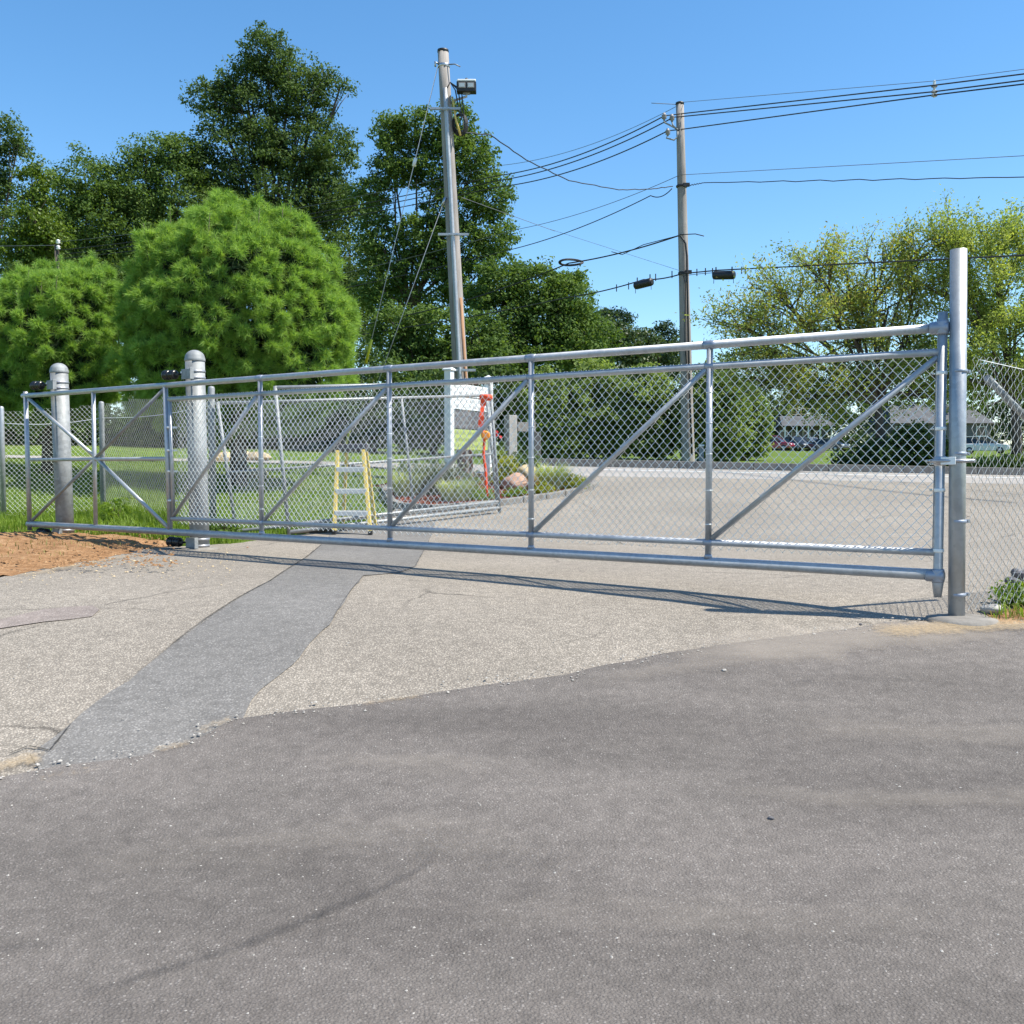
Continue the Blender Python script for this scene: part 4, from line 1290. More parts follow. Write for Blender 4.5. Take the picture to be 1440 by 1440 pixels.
def leafcloud(lobes, n, size, clump=.45, per=26, flat=.6, droop=.0, inner=.45, rs=0):
    """lobes: list of (centre Vector, (rx, ry, rz)); clumps spread through the lobes' outer shells"""
    r = np.random.default_rng(rs)
    w = np.array([(l[1][0] * l[1][2] + l[1][0] * l[1][1]) for l in lobes]); w = w / w.sum()
    nc = max(6, n // per)
    li = r.choice(len(lobes), nc, p=w)
    d = unit(r.normal(size=(nc, 3)))
    cen = np.array([tuple(l[0]) for l in lobes])[li]; rad = np.array([l[1] for l in lobes])[li]
    ph = np.array([mnoise.noise((p[0] * 2.3 + k, p[1] * 2.3, p[2] * 2.3)) for p, k in zip(d, li)])
    rr = (inner + (1 - inner) * r.random(nc) ** .5) * (1 + .38 * ph)
    cc = cen + d * rad * rr[:, None]
    csz = clump * r.uniform(.6, 1.35, nc)
    k = r.integers(0, nc, n)
    off = unit(r.normal(size=(n, 3))) * (r.random(n)[:, None] ** .45) * .85
    off[:, 2] *= flat
    C = cc[k] + off * csz[k][:, None]
    C[:, 2] -= droop * np.linalg.norm(off, axis=1) * csz[k]
    nrm = unit(unit(off + 1e-3) * .5 + np.array([0, 0, .55]) + r.normal(size=(n, 3)) * .55)
    a = unit(np.cross(nrm, r.normal(size=(n, 3))))
    b = np.cross(nrm, a)
    L = size * r.uniform(.6, 1.25, n)[:, None]
    return rquads(C, a * L * .5, b * L * .30)

def limb_mesh(m, base, fork, lobes, r0, rs):
    """trunk to the fork and a limb into each lobe"""
    rr = random.Random(rs)
    base = Vector(base); fork = Vector(fork)
    m.path([base - Vector((0, 0, .3)), base + Vector((0, 0, .25)), base.lerp(fork, .5) + Vector((rr.uniform(-.1, .1), 0, 0)), fork], [r0 * 1.5, r0 * 1.1, r0 * .9, r0 * .75], 10)
    for c, R in lobes:
        c = Vector(c)
        md = fork.lerp(c, .5) + Vector((rr.uniform(-.3, .3), rr.uniform(-.3, .3), rr.uniform(0, .4)))
        m.path([fork - Vector((0, 0, .1)), md, c, c + Vector((rr.uniform(-.4, .4) * R[0], 0, .6 * R[2]))], [r0 * .5, r0 * .3, r0 * .16, r0 * .04], 7)
        for k in range(4):
            e = c + Vector((rr.uniform(-.9, .9) * R[0], rr.uniform(-.9, .9) * R[1], rr.uniform(-.3, .8) * R[2]))
            s = md.lerp(c, rr.uniform(.2, 1))
            m.path([s, s.lerp(e, .55) + Vector((0, 0, .15)), e], [r0 * .15, r0 * .08, r0 * .02], 5)

def LP(list_px, Y, dep=1.0):
    out = []
    for q in list_px:
        px, py, rx, ry = q[:4]; y = Y + (q[4] if len(q) > 4 else 0)
        k = y / F
        out.append((W(px, py, y), (rx * k, (rx + ry) / 2 * k * dep, ry * k)))
    return out

def tree(name, lab, group, base_px, Y, lobes_px, n, size, mm, r0=.25, fork=None, bark='bark', rs=0, clump=.62, per=44, inner=.4, cat='tree', extra=None, **kw):
    b = W(base_px, 650, Y); b.z = g(b.x, b.y)
    t = thing(name, b, lab, cat, group)
    lobes = LP(lobes_px, Y)
    f = W(fork[0], fork[1], Y) if fork else b + Vector((0, 0, .35 * (max(l[0].z for l in lobes) - b.z)))
    m = MB(); limb_mesh(m, b, f, lobes, r0, rs); m.build('trunk', M[bark], t)
    V, Fc = leafcloud(lobes, n, size, clump, per, inner=inner, rs=rs + 100, **kw)
    np_obj('crown', V, Fc, M[mm], t)
    if extra:
        V, Fc = leafcloud(lobes, extra[0], size, clump, per, inner=.8, rs=rs + 200, **kw)
        np_obj('crown_tips', V, Fc, M[extra[1]], t)
    return t

GB = 'tall trees behind the fence'
tree('deciduous_tree', 'tall loose dark tree cut by the left edge', GB, -30, 52, [(0, 190, 40, 28), (25, 205, 22, 16), (-30, 235, 45, 40), (-5, 275, 22, 40), (-60, 330, 60, 60)], 20000, .155, 'leaf_oak', .2, rs=1, clump=.55)
tree('deciduous_tree', 'dark leafy tree third from the left edge', GB, 120, 51, [(120, 265, 50, 48), (85, 300, 45, 55), (150, 320, 60, 60), (90, 380, 70, 60), (160, 400, 70, 60)], 42000, .155, 'leaf_mid', .22, rs=2)
tree('maple_tree', 'bright lime green young maple among the dark trees at left', GB, 48, 46, [(45, 255, 22, 30), (50, 310, 32, 38), (70, 335, 30, 20), (30, 350, 34, 36), (45, 400, 40, 40)], 16000, .16, 'leaf_lime', .16, rs=3, clump=.5)
tree('deciduous_tree', 'broad dark tree left of the tallest oak', GB, 225, 52, [(205, 225, 36, 30), (250, 222, 40, 32), (185, 270, 50, 50), (250, 290, 60, 60), (210, 360, 80, 70)], 48000, .155, 'leaf_mid', .24, rs=4)
tree('oak_tree', 'tallest dark oak rising above all the other trees', GB, 385, 53, [(375, 78, 42, 34), (345, 110, 35, 30), (408, 105, 38, 34), (300, 138, 44, 24), (355, 150, 55, 34), (425, 140, 45, 40), (478, 124, 20, 16), (455, 108, 16, 20),
     (350, 205, 70, 48), (430, 205, 62, 44), (300, 245, 45, 40), (470, 215, 32, 40), (400, 270, 90, 56), (465, 290, 40, 56), (330, 320, 80, 60), (440, 370, 70, 70), (480, 440, 50, 70)], 97000, .165, 'leaf_oak', .30, (385, 400), rs=5, clump=.62, inner=.3)
tree('forked_tree', 'forked tree with sky gaps behind the near utility pole', GB, 575, 46, [(585, 180, 46, 26), (545, 190, 24, 28), (640, 185, 34, 40), (555, 235, 38, 30), (610, 235, 50, 34), (670, 225, 32, 36), (690, 275, 40, 30), (640, 290, 50, 36),
     (525, 270, 26, 30), (695, 335, 38, 32), (640, 350, 50, 40), (530, 330, 26, 40), (590, 340, 40, 40), (600, 395, 50, 44), (660, 400, 46, 36), (535, 400, 32, 50)], 66000, .155, 'leaf_mid', .16, (575, 430), 'bark', rs=6, clump=.5, inner=.35)
tree('deciduous_tree', 'leafy tree filling the skyline between the lime maple and the broad dark tree', GB, 150, 57, [(80, 330, 60, 50), (150, 305, 60, 56), (20, 330, 50, 60), (215, 310, 60, 60), (120, 390, 90, 60), (10, 410, 70, 70)], 20000, .21, 'leaf_oak', .2, rs=12, clump=.75)
tree('deciduous_tree', 'dark tree filling the gap between the tallest oak and the forked tree', GB, 490, 57, [(490, 320, 50, 60), (450, 280, 50, 50), (520, 390, 50, 60), (470, 420, 60, 60), (560, 450, 60, 50)], 15000, .21, 'leaf_oak', .2, rs=13, clump=.75)
tree('deciduous_tree', 'rounded mid green tree right of the near pole', GB, 735, 41, [(705, 398, 44, 34), (755, 405, 44, 34), (705, 450, 60, 46), (770, 455, 56, 44), (800, 420, 30, 40), (820, 480, 50, 40), (740, 500, 90, 40)], 46000, .15, 'leaf_mid', .28, rs=7, clump=.5)
tree('deciduous_tree', 'low leafy tree under the guy wires behind the gate', GB, 590, 38, [(560, 470, 44, 40), (610, 470, 50, 40), (580, 520, 60, 40), (640, 520, 50, 40), (675, 480, 40, 40)], 30000, .14, 'leaf_mid', .22, rs=8, clump=.45)
tree('deciduous_tree', 'distant rounded tree left of the farther pole', GB, 880, 74, [(850, 470, 40, 26), (890, 490, 45, 30), (930, 505, 45, 26), (870, 520, 70, 40)], 14000, .27, 'leaf_far', .3, rs=9, clump=.8)
tree('deciduous_tree', 'distant dark tree mass above the parked cars', 'far trees behind the parking area', 1080, 150, [(1030, 545, 60, 50), (1100, 555, 60, 50), (1170, 560, 60, 50), (1040, 605, 60, 40), (1110, 605, 60, 40), (1190, 600, 60, 40)], 16000, .6, 'leaf_far', .6, rs=10, clump=1.6)
tree('deciduous_tree', 'distant dark trees behind the right-hand building', 'far trees behind the parking area', 1330, 160, [(1240, 540, 60, 40), (1320, 530, 70, 60), (1420, 540, 70, 60), (1500, 530, 70, 70), (1230, 600, 60, 40), (1300, 600, 70, 40), (1390, 600, 70, 40), (1480, 600, 70, 40)], 17000, .65, 'leaf_far', .6, rs=11, clump=1.7)

# distant woods that close the view
r_ = np.random.default_rng(99)
wl = []
for i in range(70):
    x_ = -210 + i * 6.3 + r_.uniform(-2, 2); y_ = 176 + r_.uniform(-10, 14); h_ = r_.uniform(8, 13)
    zb_ = g(x_, y_)
    wl.append((Vector((x_, y_, zb_ + h_ * .5)), (4.6, 4., h_ * .55)))
    wl.append((Vector((x_ + 2, y_ - 3, zb_ + 2)), (4.2, 3., 2.6)))
V, Fc = leafcloud(wl, 42000, .72, 1.6, 30, inner=.6, rs=99)
o = np_obj('distant_woods', V, Fc, M['leaf_far']); o['kind'] = 'stuff'
o['label'] = 'far line of woods closing the view behind everything'; o['category'] = 'woods'

GC = 'conifers'
tree('pine_tree', 'small far pine poking above the tree line left of the farther pole', GC, 861, 88, [(860, 436, 17, 11), (846, 448, 17, 10), (876, 449, 18, 10), (860, 462, 26, 12), (840, 475, 22, 12), (884, 476, 22, 12), (862, 505, 36, 30)], 7000, .26, 'pine_far_shade', .2, rs=14, clump=.8)
tree('pine_tree', 'small far pine just left of the farther pole', GC, 936, 95, [(936, 459, 12, 9), (926, 470, 13, 8), (946, 472, 14, 8), (916, 482, 14, 9), (940, 488, 24, 12), (934, 515, 34, 26)], 6000, .27, 'pine_far_shade', .2, rs=15, clump=.8)
tree('pine_tree', 'pine with long side branches at the end of the tree row', GC, 800, 46, [(798, 396, 20, 13), (818, 410, 18, 9), (780, 414, 24, 16), (824, 432, 16, 9), (798, 436, 30, 20), (822, 456, 20, 12), (800, 480, 40, 30)], 14000, .12, 'leaf_mid', .16, rs=16, clump=.4)

# understorey
GU = 'shrubs under the tall trees'
for i, (px, py, rx, ry, Y, lab, mm) in enumerate((
        (30, 470, 70, 90, 40, 'dark undergrowth bush at the far left behind the pines', 'leaf_oak'),
        (150, 450, 60, 90, 41, 'dark undergrowth bush between the two pines', 'leaf_oak'),
        (525, 560, 60, 70, 33, 'dark bush right of the large pine behind the old gate', 'leaf_oak'),
        (610, 570, 60, 60, 32, 'dark bush behind the entrance sign', 'leaf_oak'),
        (690, 560, 50, 60, 31, 'dark bush between the sign and the granite pillar', 'leaf_oak'))):
    tree('bush', lab, GU, px, Y, [(px, py, rx, ry), (px - rx * .5, py + ry * .4, rx * .7, ry * .6), (px + rx * .5, py + ry * .4, rx * .7, ry * .6)], 11000, .155, mm, .1, rs=30 + i, clump=.45, cat='bush')
GS = 'dark shrubs beyond the street on the left'
for i, (px, py, rx, ry, Y, lab) in enumerate((
        (-40, 590, 70, 60, 35, 'dark shrub beyond the street, cut by the left edge'),
        (60, 585, 66, 60, 34, 'dark shrub beyond the street behind the left domed post'),
        (170, 588, 66, 60, 35, 'dark shrub beyond the street left of the nearer domed post'),
        (270, 585, 66, 62, 34, 'dark shrub beyond the street behind the nearer domed post'),
        (370, 588, 66, 60, 35, 'dark shrub beyond the street behind the old hinge post'),
        (465, 585, 62, 62, 34, 'dark shrub beyond the street behind the ladder'))):
    tree('shrub', lab, GS, px, Y, [(px, py, rx, ry), (px - rx * .5, py + ry * .45, rx * .7, ry * .55), (px + rx * .5, py + ry * .45, rx * .7, ry * .55)], 10000, .17, 'leaf_oak', .08, rs=80 + i, clump=.45, cat='shrub')
# hedge of big shrubs behind the street
GH = 'tall shrubs beyond the street'
for i, (px, py, rx, ry, Y, lab, mm) in enumerate((
        (760, 580, 52, 56, 30.5, 'first tall shrub right of the granite pillar across the street', 'leaf_shrub'),
        (832, 572, 52, 60, 31, 'second tall shrub right of the granite pillar across the street', 'leaf_shrub'),
        (905, 575, 50, 56, 31, 'tall shrub just left of the farther pole', 'leaf_shrub'),
        (1000, 575, 48, 60, 30.5, 'tall shrub just right of the farther pole', 'leaf_shrub'),
        (1045, 590, 32, 44, 32, 'last shrub of the hedge beside the far lawn', 'leaf_shrub'))):
    tree('tall_shrub', lab, GH, px, Y, [(px, py - 10, rx * .9, ry * .8), (px - rx * .5, py + ry * .35, rx * .6, ry * .62), (px + rx * .5, py + ry * .3, rx * .6, ry * .62), (px + rx * .1, py - ry * .65, rx * .5, ry * .45), (px - rx * .45, py + ry * .75, rx * .6, ry * .45), (px + rx * .45, py + ry * .75, rx * .6, ry * .45)],
         22000, .125, mm, .07, rs=40 + i, clump=.36, cat='shrub', inner=.55)
tree('bush', 'dark green bush on the far lawn under the yellowing tree', None, 1275, 25, [(1240, 640, 38, 22), (1285, 628, 34, 30), (1200, 645, 26, 14), (1315, 640, 24, 22)], 12000, .10, 'leaf_oak', .05, rs=60, clump=.3, cat='bush')
tree('bush', 'low bush at the foot of the far lawn right of the tall post', None, 1400, 25, [(1395, 652, 40, 10), (1440, 650, 40, 12)], 5000, .08, 'leaf_shrub', .04, rs=61, clump=.25, cat='bush')

# yellowing trees on the right, thin crowns with visible branches
def airy(name, lab, base_px, Y, lobes_px, n, rs, fork, mm2):
    b = W(base_px, 645, Y); b.z = g(b.x, b.y)
    t = thing(name, b, lab, 'tree', 'yellowing trees on the far lawn')
    lobes = LP(lobes_px, Y)
    rr = random.Random(rs)
    m = MB(); f = W(fork[0], fork[1], Y)
    m.path([b - Vector((0, 0, .2)), b.lerp(f, .5) + Vector((.08, 0, 0)), f], [.15, .12, .09], 10)
    tips = []
    for c, R in lobes:
        md = f.lerp(c, .45) + Vector((rr.uniform(-.2, .2), rr.uniform(-.2, .2), .25))
        m.path([f, md, c], [.05, .035, .02], 7)
        for k in range(9):
            d = Vector((rr.gauss(0, 1), rr.gauss(0, 1), rr.gauss(.35, .8))).normalized()
            e = c + Vector((d.x * R[0], d.y * R[1], d.z * R[2])) * rr.uniform(.75, 1.25)
            s = md.lerp(c, rr.uniform(.3, 1))
            h = s.lerp(e, .5) + Vector((rr.uniform(-.15, .15), rr.uniform(-.15, .15), rr.uniform(0, .2)))
            m.path([s, h, e], [.026, .016, .006], 5)
            for q in range(5):
                f2 = rr.uniform(.3, 1)
                s2 = (s.lerp(h, f2 * 2) if f2 < .5 else h.lerp(e, f2 * 2 - 1))
                d2 = ((e - s).normalized() + Vector((rr.gauss(0, .6), rr.gauss(0, .6), rr.gauss(.15, .5)))).normalized()
                e2 = s2 + d2 * rr.uniform(.35, .8)
                m.path([s2, e2], [.008, .003], 4)
                tips.append((s2, e2))
            tips.append((h, e))
    m.build('trunk', M['bark'], t)
    r = np.random.default_rng(rs)
    ti = r.integers(0, len(tips), n)
    S = np.array([tuple(q[0]) for q in tips])[ti]; E = np.array([tuple(q[1]) for q in tips])[ti]
    k = r.random(n)[:, None] ** .7
    C = S + (E - S) * k * 1.05 + r.normal(size=(n, 3)) * .13
    a = unit(unit(E - S) * .6 + r.normal(size=(n, 3)) * .6 + np.array([0, 0, -.2]))
    bv = unit(np.cross(a, r.normal(size=(n, 3))))
    L = r.uniform(.6, 1.3, n)[:, None] * .045
    V, Fc = rquads(C, a * L, bv * L * .42)
    k = int(n * .78)
    np_obj('crown', V[:k * 4], Fc[:k], M['leaf_willow'], t)
    np_obj('crown_tips', V[k * 4:], Fc[k:] - k * 4, M[mm2], t)
airy('yellowing_tree', 'sparse yellow-green tree with visible branches left of the tall post', 1232, 25.5, [(1065, 540, 40, 34), (1115, 565, 40, 22), (1175, 560, 46, 28), (1300, 560, 40, 28), (1060, 490, 50, 26), (1190, 410, 50, 36), (1110, 445, 50, 30), (1200, 470, 60, 36), (1290, 470, 50, 44), (1290, 350, 36, 30), (1035, 455, 38, 30), (1090, 415, 48, 32), (1090, 470, 55, 34), (1150, 380, 46, 36), (1170, 440, 60, 42), (1230, 370, 50, 44), (1250, 430, 55, 46),
      (1290, 400, 40, 50), (1160, 500, 70, 34), (1250, 500, 60, 40), (1230, 550, 50, 36), (1120, 530, 50, 26)], 47000, 3, (1235, 570), 'leaf_autumn')
airy('yellowing_tree', 'fuller yellow-green tree behind the tall post at the right edge', 1428, 25, [(1330, 350, 44, 34), (1390, 345, 50, 34), (1330, 410, 46, 44), (1400, 400, 54, 46), (1460, 370, 50, 50), (1350, 470, 56, 44), (1420, 470, 60, 50),
      (1310, 530, 44, 40), (1390, 540, 60, 40), (1480, 450, 56, 60), (1460, 540, 60, 40)], 50000, 4, (1425, 565), 'leaf_willow')

# big round white pines
def round_pine(name, lab, px, Y, lobes_px, ntuft, rs, per=34, nlump=1300):
    b = W(px, 650, Y); b.z = g(b.x, b.y)
    t = thing(name, b, lab, 'tree', 'rounded pines behind the fence')
    lobes = LP(lobes_px, Y)
    cm = W(px, 480, Y)
    m = MB(); m.path([b - Vector((0, 0, .2)), b.lerp(cm, .5), cm], [.17, .13, .08], 10)
    rr = random.Random(rs)
    for c, R in lobes:
        m.path([b.lerp(cm, .6), b.lerp(c, .7), c], [.06, .045, .02], 6)
    m.build('trunk', M['bark'], t)
    r = np.random.default_rng(rs)
    w = np.array([l[1][0] * l[1][2] for l in lobes]); w /= w.sum()
    CEN = np.array([tuple(l[0]) for l in lobes]); RAD = np.array([l[1] for l in lobes])
    # boughs: rounded bunches of shoots with dark gaps between them
    lumps = []
    tries = 0
    cell = {}
    while tries < 26000 and len(lumps) < nlump:
        tries += 1
        i = int(r.choice(len(lobes), p=w)); dv = unit(r.normal(size=(1, 3)))[0]
        if dv[1] > .75: continue
        p_ = CEN[i] + dv * RAD[i] * r.uniform(.93, 1.05)
        if p_[2] < b.z + .35: continue
        e_ = np.sum(((p_ - CEN) / RAD) ** 2, 1); e_[i] = 9
        if e_.min() < .86: continue
        key = tuple((p_ / .23).astype(int))
        near = False
        for a1 in (-1, 0, 1):
            for a2 in (-1, 0, 1):
                for a3 in (-1, 0, 1):
                    for q_ in cell.get((key[0] + a1, key[1] + a2, key[2] + a3), ()):
                        if np.sum((q_ - p_) ** 2) < .225 ** 2: near = True
        if near: continue
        cell.setdefault(key, []).append(p_)
        lumps.append((p_, dv))
    Bc = np.array([l[0] for l in lumps]); d = np.array([l[1] for l in lumps]); nb = len(Bc)
    lf = np.array([mnoise.noise((p[0] * 1.7, p[1] * 1.7, p[2] * 1.7 + rs)) for p in Bc])[:, None]
    Bc = Bc + d * (r.normal(size=(nb, 1)) * .06 + lf * .26)
    bax = unit(d * .8 + np.array([0, 0, .45]) + r.normal(size=(nb, 3)) * .18)
    TP = ntuft // nb + 1
    k = np.repeat(np.arange(nb), TP); nt = len(k)
    u_ = unit(r.normal(size=(nt, 3)) + bax[k] * 1.0)
    lsz = r.uniform(.06, .17, nb)[k][:, None]
    u_[:, 2] *= .75
    T = Bc[k] + u_ * lsz * r.uniform(.35, 1.15, nt)[:, None]
    ax = unit(u_ * .6 + bax[k] * .6 + np.array([0, 0, .25]) + r.normal(size=(nt, 3)) * .22)
    # upright leaders on top
    top = CEN[:, 2] + RAD[:, 2]
    k = np.repeat(np.arange(nt), per); n = len(k)
    t_ = r.random(n)[:, None]
    S = T[k] + ax[k] * (t_ * .12 - .04)
    nd = unit(ax[k] * (.45 + .65 * t_ * r.random(n)[:, None]) + unit(r.normal(size=(n, 3))) * .72)
    L = r.uniform(.11, .17, n)[:, None]
    E = S + nd * L; E[:, 2] -= .02
    bv = unit(np.cross(nd, r.normal(size=(n, 3)))) * .0056
    V = np.empty((n, 3, 3), np.float32); V[:, 0] = S + bv; V[:, 1] = S - bv; V[:, 2] = E
    np_obj('crown', V.reshape(-1, 3), np.arange(3 * n, dtype=np.int32).reshape(n, 3), M['pine'], t)
    # leaders sticking up from the top
    m = MB()
    LV = []
    for j in range(nb):
        if Bc[j][2] < top.max() - 1.5 or rr.random() < .8: continue
        p0 = Vector(Bc[j]); p1_ = p0 + Vector((rr.uniform(-.08, .08), rr.uniform(-.08, .08), rr.uniform(.25, .5)))
        m.path([p0 - Vector((0, 0, .2)), p1_], [.010, .005], 5)
        for a_ in range(120):
            f = rr.random(); s_ = p0.lerp(p1_, f)
            dn = Vector((rr.gauss(0, 1), rr.gauss(0, 1), rr.gauss(.9, .5))).normalized() * rr.uniform(.07, .12)
            o_ = dn.orthogonal().normalized() * .0045
            LV += [tuple(s_ + o_), tuple(s_ - o_), tuple(s_ + dn)]
    if LV:
        m.build('leader_stems', M['bark'], t)['kind'] = 'stuff'
        np_obj('leader_needles', LV, np.arange(len(LV), dtype=np.int32).reshape(-1, 3), M['pine'], t)
    # dark needles filling the inside, shade between boughs put into their colour
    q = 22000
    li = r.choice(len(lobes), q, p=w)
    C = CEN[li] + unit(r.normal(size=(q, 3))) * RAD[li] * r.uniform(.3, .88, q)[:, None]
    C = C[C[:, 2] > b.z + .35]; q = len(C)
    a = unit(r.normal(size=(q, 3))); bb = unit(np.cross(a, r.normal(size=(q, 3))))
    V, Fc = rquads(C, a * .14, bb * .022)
    np_obj('inner_shade_needles', V, Fc, M['pine_far_shade'], t)
round_pine('round_pine', 'large round bright green pine right behind the domed posts', 335, 18.6,
           [(335, 435, 122, 125), (268, 402, 66, 78), (325, 366, 66, 72), (395, 388, 62, 62), (440, 460, 52, 74), (232, 470, 48, 75), (316, 312, 22, 30), (404, 330, 26, 26), (262, 350, 26, 28), (448, 392, 24, 28), (292, 515, 106, 82), (398, 515, 88, 80)], 8600, 5, 31)
round_pine('round_pine', 'smaller round green pine at the left edge behind the left post', 70, 20.0,
           [(75, 475, 84, 84), (118, 430, 40, 50), (58, 440, 58, 54), (20, 485, 60, 70), (-50, 500, 70, 70), (105, 505, 54, 66), (55, 545, 92, 50)], 7000, 6, 31)

# ------------------------------------------------------------------ grass and bed plants
def blades(P, h, wid, lean, rs, dirs=None):
    r = np.random.default_rng(rs)
    n = len(P)
    th = r.uniform(0, 6.283, n)
    d = np.stack([np.cos(th), np.sin(th), np.zeros(n)], 1) if dirs is None else dirs
    u = np.stack([-d[:, 1], d[:, 0], np.zeros(n)], 1)
    hh = h * r.uniform(.5, 1.2, n)[:, None]
    le = lean * r.uniform(.2, 1.2, n)[:, None]
    ww = wid * r.uniform(.7, 1.2, n)[:, None]
    z = np.array([[0, 0, 1.]])
    m = P + z * hh * .62 + d * hh * le * .35
    e = P + z * hh * (1 - .35 * le) + d * hh * le
    V = np.empty((n, 5, 3), np.float32)
    V[:, 0] = P - u * ww; V[:, 1] = P + u * ww; V[:, 2] = m + u * ww * .8; V[:, 3] = m - u * ww * .8; V[:, 4] = e
    i = np.arange(n, dtype=np.int32)[:, None] * 5
    T = np.concatenate([i + np.array([[0, 1, 2]]), i + np.array([[0, 2, 3]]), i + np.array([[3, 2, 4]])], 0)
    return V.reshape(-1, 3), T.astype(np.int32)

def field(poly, n, h, wid, lean, rs, m, name, lab, zoff=-.03, dens=None):
    xs = [p[0] for p in poly]; ys = [p[1] for p in poly]
    r = np.random.default_rng(rs)
    x = r.uniform(min(xs), max(xs), n * 3); y = r.uniform(min(ys), max(ys), n * 3)
    inside = np.zeros(len(x), bool)
    for i in range(len(poly)):
        x1, y1 = poly[i]; x2, y2 = poly[(i + 1) % len(poly)]
        c = ((y1 > y) != (y2 > y)) & (x < (x2 - x1) * (y - y1) / (y2 - y1 + 1e-12) + x1)
        inside ^= c
    x, y = x[inside][:n], y[inside][:n]
    P = np.stack([x, y, gz(x, y) + zoff], 1)
    hv = np.array([1 + .6 * mnoise.noise((a * .9, b * .9, rs)) for a, b in zip(x, y)])[:, None]
    V, T = blades(P, h * hv, wid, lean, rs)
    o = np_obj(name, V, T, m)
    o['kind'] = 'stuff'; o['label'] = lab; o['category'] = 'grass'
    return o
lawnL = [(-13, 13.2), (-7.0, 13.1), (-5.2, 12.6)] + xy((330, 762), (420, 750), (470, 744), (535, 727), (545, 712), (539, 690)) + [(-2.9, 20.6), (-4.2, 22.3), (-16, 22.3), (-16, 14)]
field(lawnL, 40000, .085, .006, .5, 1, M['grass'], 'lawn_grass', 'short green lawn grass between the fence and the street')
field(xy((-60, 752), (40, 742), (120, 747), (250, 766), (330, 765), (340, 750), (235, 735), (150, 722), (0, 725), (-80, 735)), 8000, .17, .0045, .6, 2, M['grass'], 'verge_grass', 'longer uneven grass at the foot of the domed posts')
field(xy((130, 757), (250, 765), (255, 735), (235, 705), (160, 700), (135, 725)), 5000, .30, .006, .7, 3, M['grass'], 'tall_grass', 'lush tall grass clump behind the tail of the gate', -.03)
field([(-40, 23.5), (40, 23.5), (40, 28), (-40, 28)], 20000, .09, .015, .5, 4, M['grass'], 'far_lawn_grass', 'mown grass strip beyond the street kerb')
field([(.8, 23.5), (9.5, 23.5), (9.5, 25.5), (.8, 25.5)], 5000, .10, .012, .5, 5, M['grass_dry'], 'far_lawn_grass', 'dry yellow grass mixed into the strip beyond the kerb')
# verge at the right of the tall post
vr = [(lb.x + .12, lb.y - .10), (lb.x + .5, lb.y - .05), (4.3, 6.2), (5.2, 6.3), (5.8, 7.8), (4.8, 7.6), (4.0, 7.1), (3.3, 6.62)]
dirtsheet('verge_soil', vr, M['dirt'], .6)
field(vr, 1500, .09, .005, .8, 6, M['grass'], 'verge_grass', 'weedy green grass around the foot of the tall post', .02)
field(vr, 1100, .07, .004, 1., 7, M['grass_dry'], 'verge_grass', 'dry straw grass around the foot of the tall post', .02)
field(xy((-80, 756), (0, 748), (110, 752), (230, 762), (250, 768), (190, 772), (60, 795), (-80, 815)), 500, .06, .004, 1., 8, M['grass_dry'], 'dirt_straw', 'dry straw bits scattered on the orange dirt', .05)

def tuft(name, lab, px, py, Y, h, spread, n, mm, rs, wid=.006, lean=1., cat='ornamental grass', group=None):
    c = W(px, py, Y); c.z = g(c.x, c.y)
    t = thing(name, c, lab, cat, group)
    r = np.random.default_rng(rs)
    th = r.uniform(0, 6.283, n); q = spread * np.sqrt(r.random(n)) * .35
    P = np.stack([c.x + q * np.cos(th), c.y + q * np.sin(th), np.full(n, c.z + .03)], 1)
    V, T = blades(P, h, wid, lean, rs, np.stack([np.cos(th), np.sin(th), 0 * th], 1))
    np_obj('blades', V, T, M[mm], t)
    return t
def bush(name, lab, px, py, Y, rx, rz, n, mm, rs, size=.05, cat='shrub', group=None):
    c = W(px, py, Y); c.z = g(c.x, c.y)
    t = thing(name, c, lab, cat, group)
    lob = [(c + Vector((0, 0, rz * .75)), (rx, rx, rz * .8)), (c + Vector((-rx * .5, -.05, rz * .45)), (rx * .6, rx * .6, rz * .5)), (c + Vector((rx * .5, .05, rz * .45)), (rx * .6, rx * .6, rz * .5))]
    m = MB()
    rr = random.Random(rs)
    for k in range(8): m.path([c, c + Vector((rr.uniform(-.6, .6) * rx, rr.uniform(-.6, .6) * rx, rz * rr.uniform(.6, 1.2)))], [.012, .004], 5)
    m.build('stems', M['bark'], t)
    V, Fc = leafcloud(lob, n, size, .12, 18, inner=.5, rs=rs)
    np_obj('leaves', V, Fc, M[mm], t)
    return t
GP = 'plants in the mulch bed'
tuft('ornamental_grass', 'pale striped ornamental grass fountain right of the boulders', 775, 688, 18.0, .55, .5, 900, 'grass_silver', 1, .007, .9, group=GP)
tuft('ornamental_grass', 'tall wispy silver grass in front of the entrance sign', 610, 705, 17.2, .62, .7, 900, 'lavender', 2, .006, .7, group=GP)
tuft('ornamental_grass', 'wispy silver grass at the left end of the bed', 572, 705, 17.0, .50, .6, 700, 'grass_silver', 3, .006, .8, group=GP)
tuft('ornamental_grass', 'light green feathery grass clump at the front middle of the bed', 640, 712, 16.3, .42, .6, 700, 'grass_silver', 21, .006, .8, group=GP)
bush('shrub', 'light green rounded shrub left of the orange strap', 660, 700, 16.9, .34, .26, 1500, 'leaf_shrub', 22, .045, group=GP)
bush('shrub', 'grey-green shrub at the foot of the sign post', 640, 690, 17.6, .42, .36, 2600, 'lavender', 4, .045, group=GP)
bush('shrub', 'dark low shrub behind the silver grass in the bed', 590, 682, 18.6, .5, .42, 2600, 'leaf_shrub', 5, .05, group=GP)
bush('shrub', 'bright golden shrub beside the old gate end', 712, 668, 18.6, .30, .42, 2400, 'golden', 6, .045, group=GP)
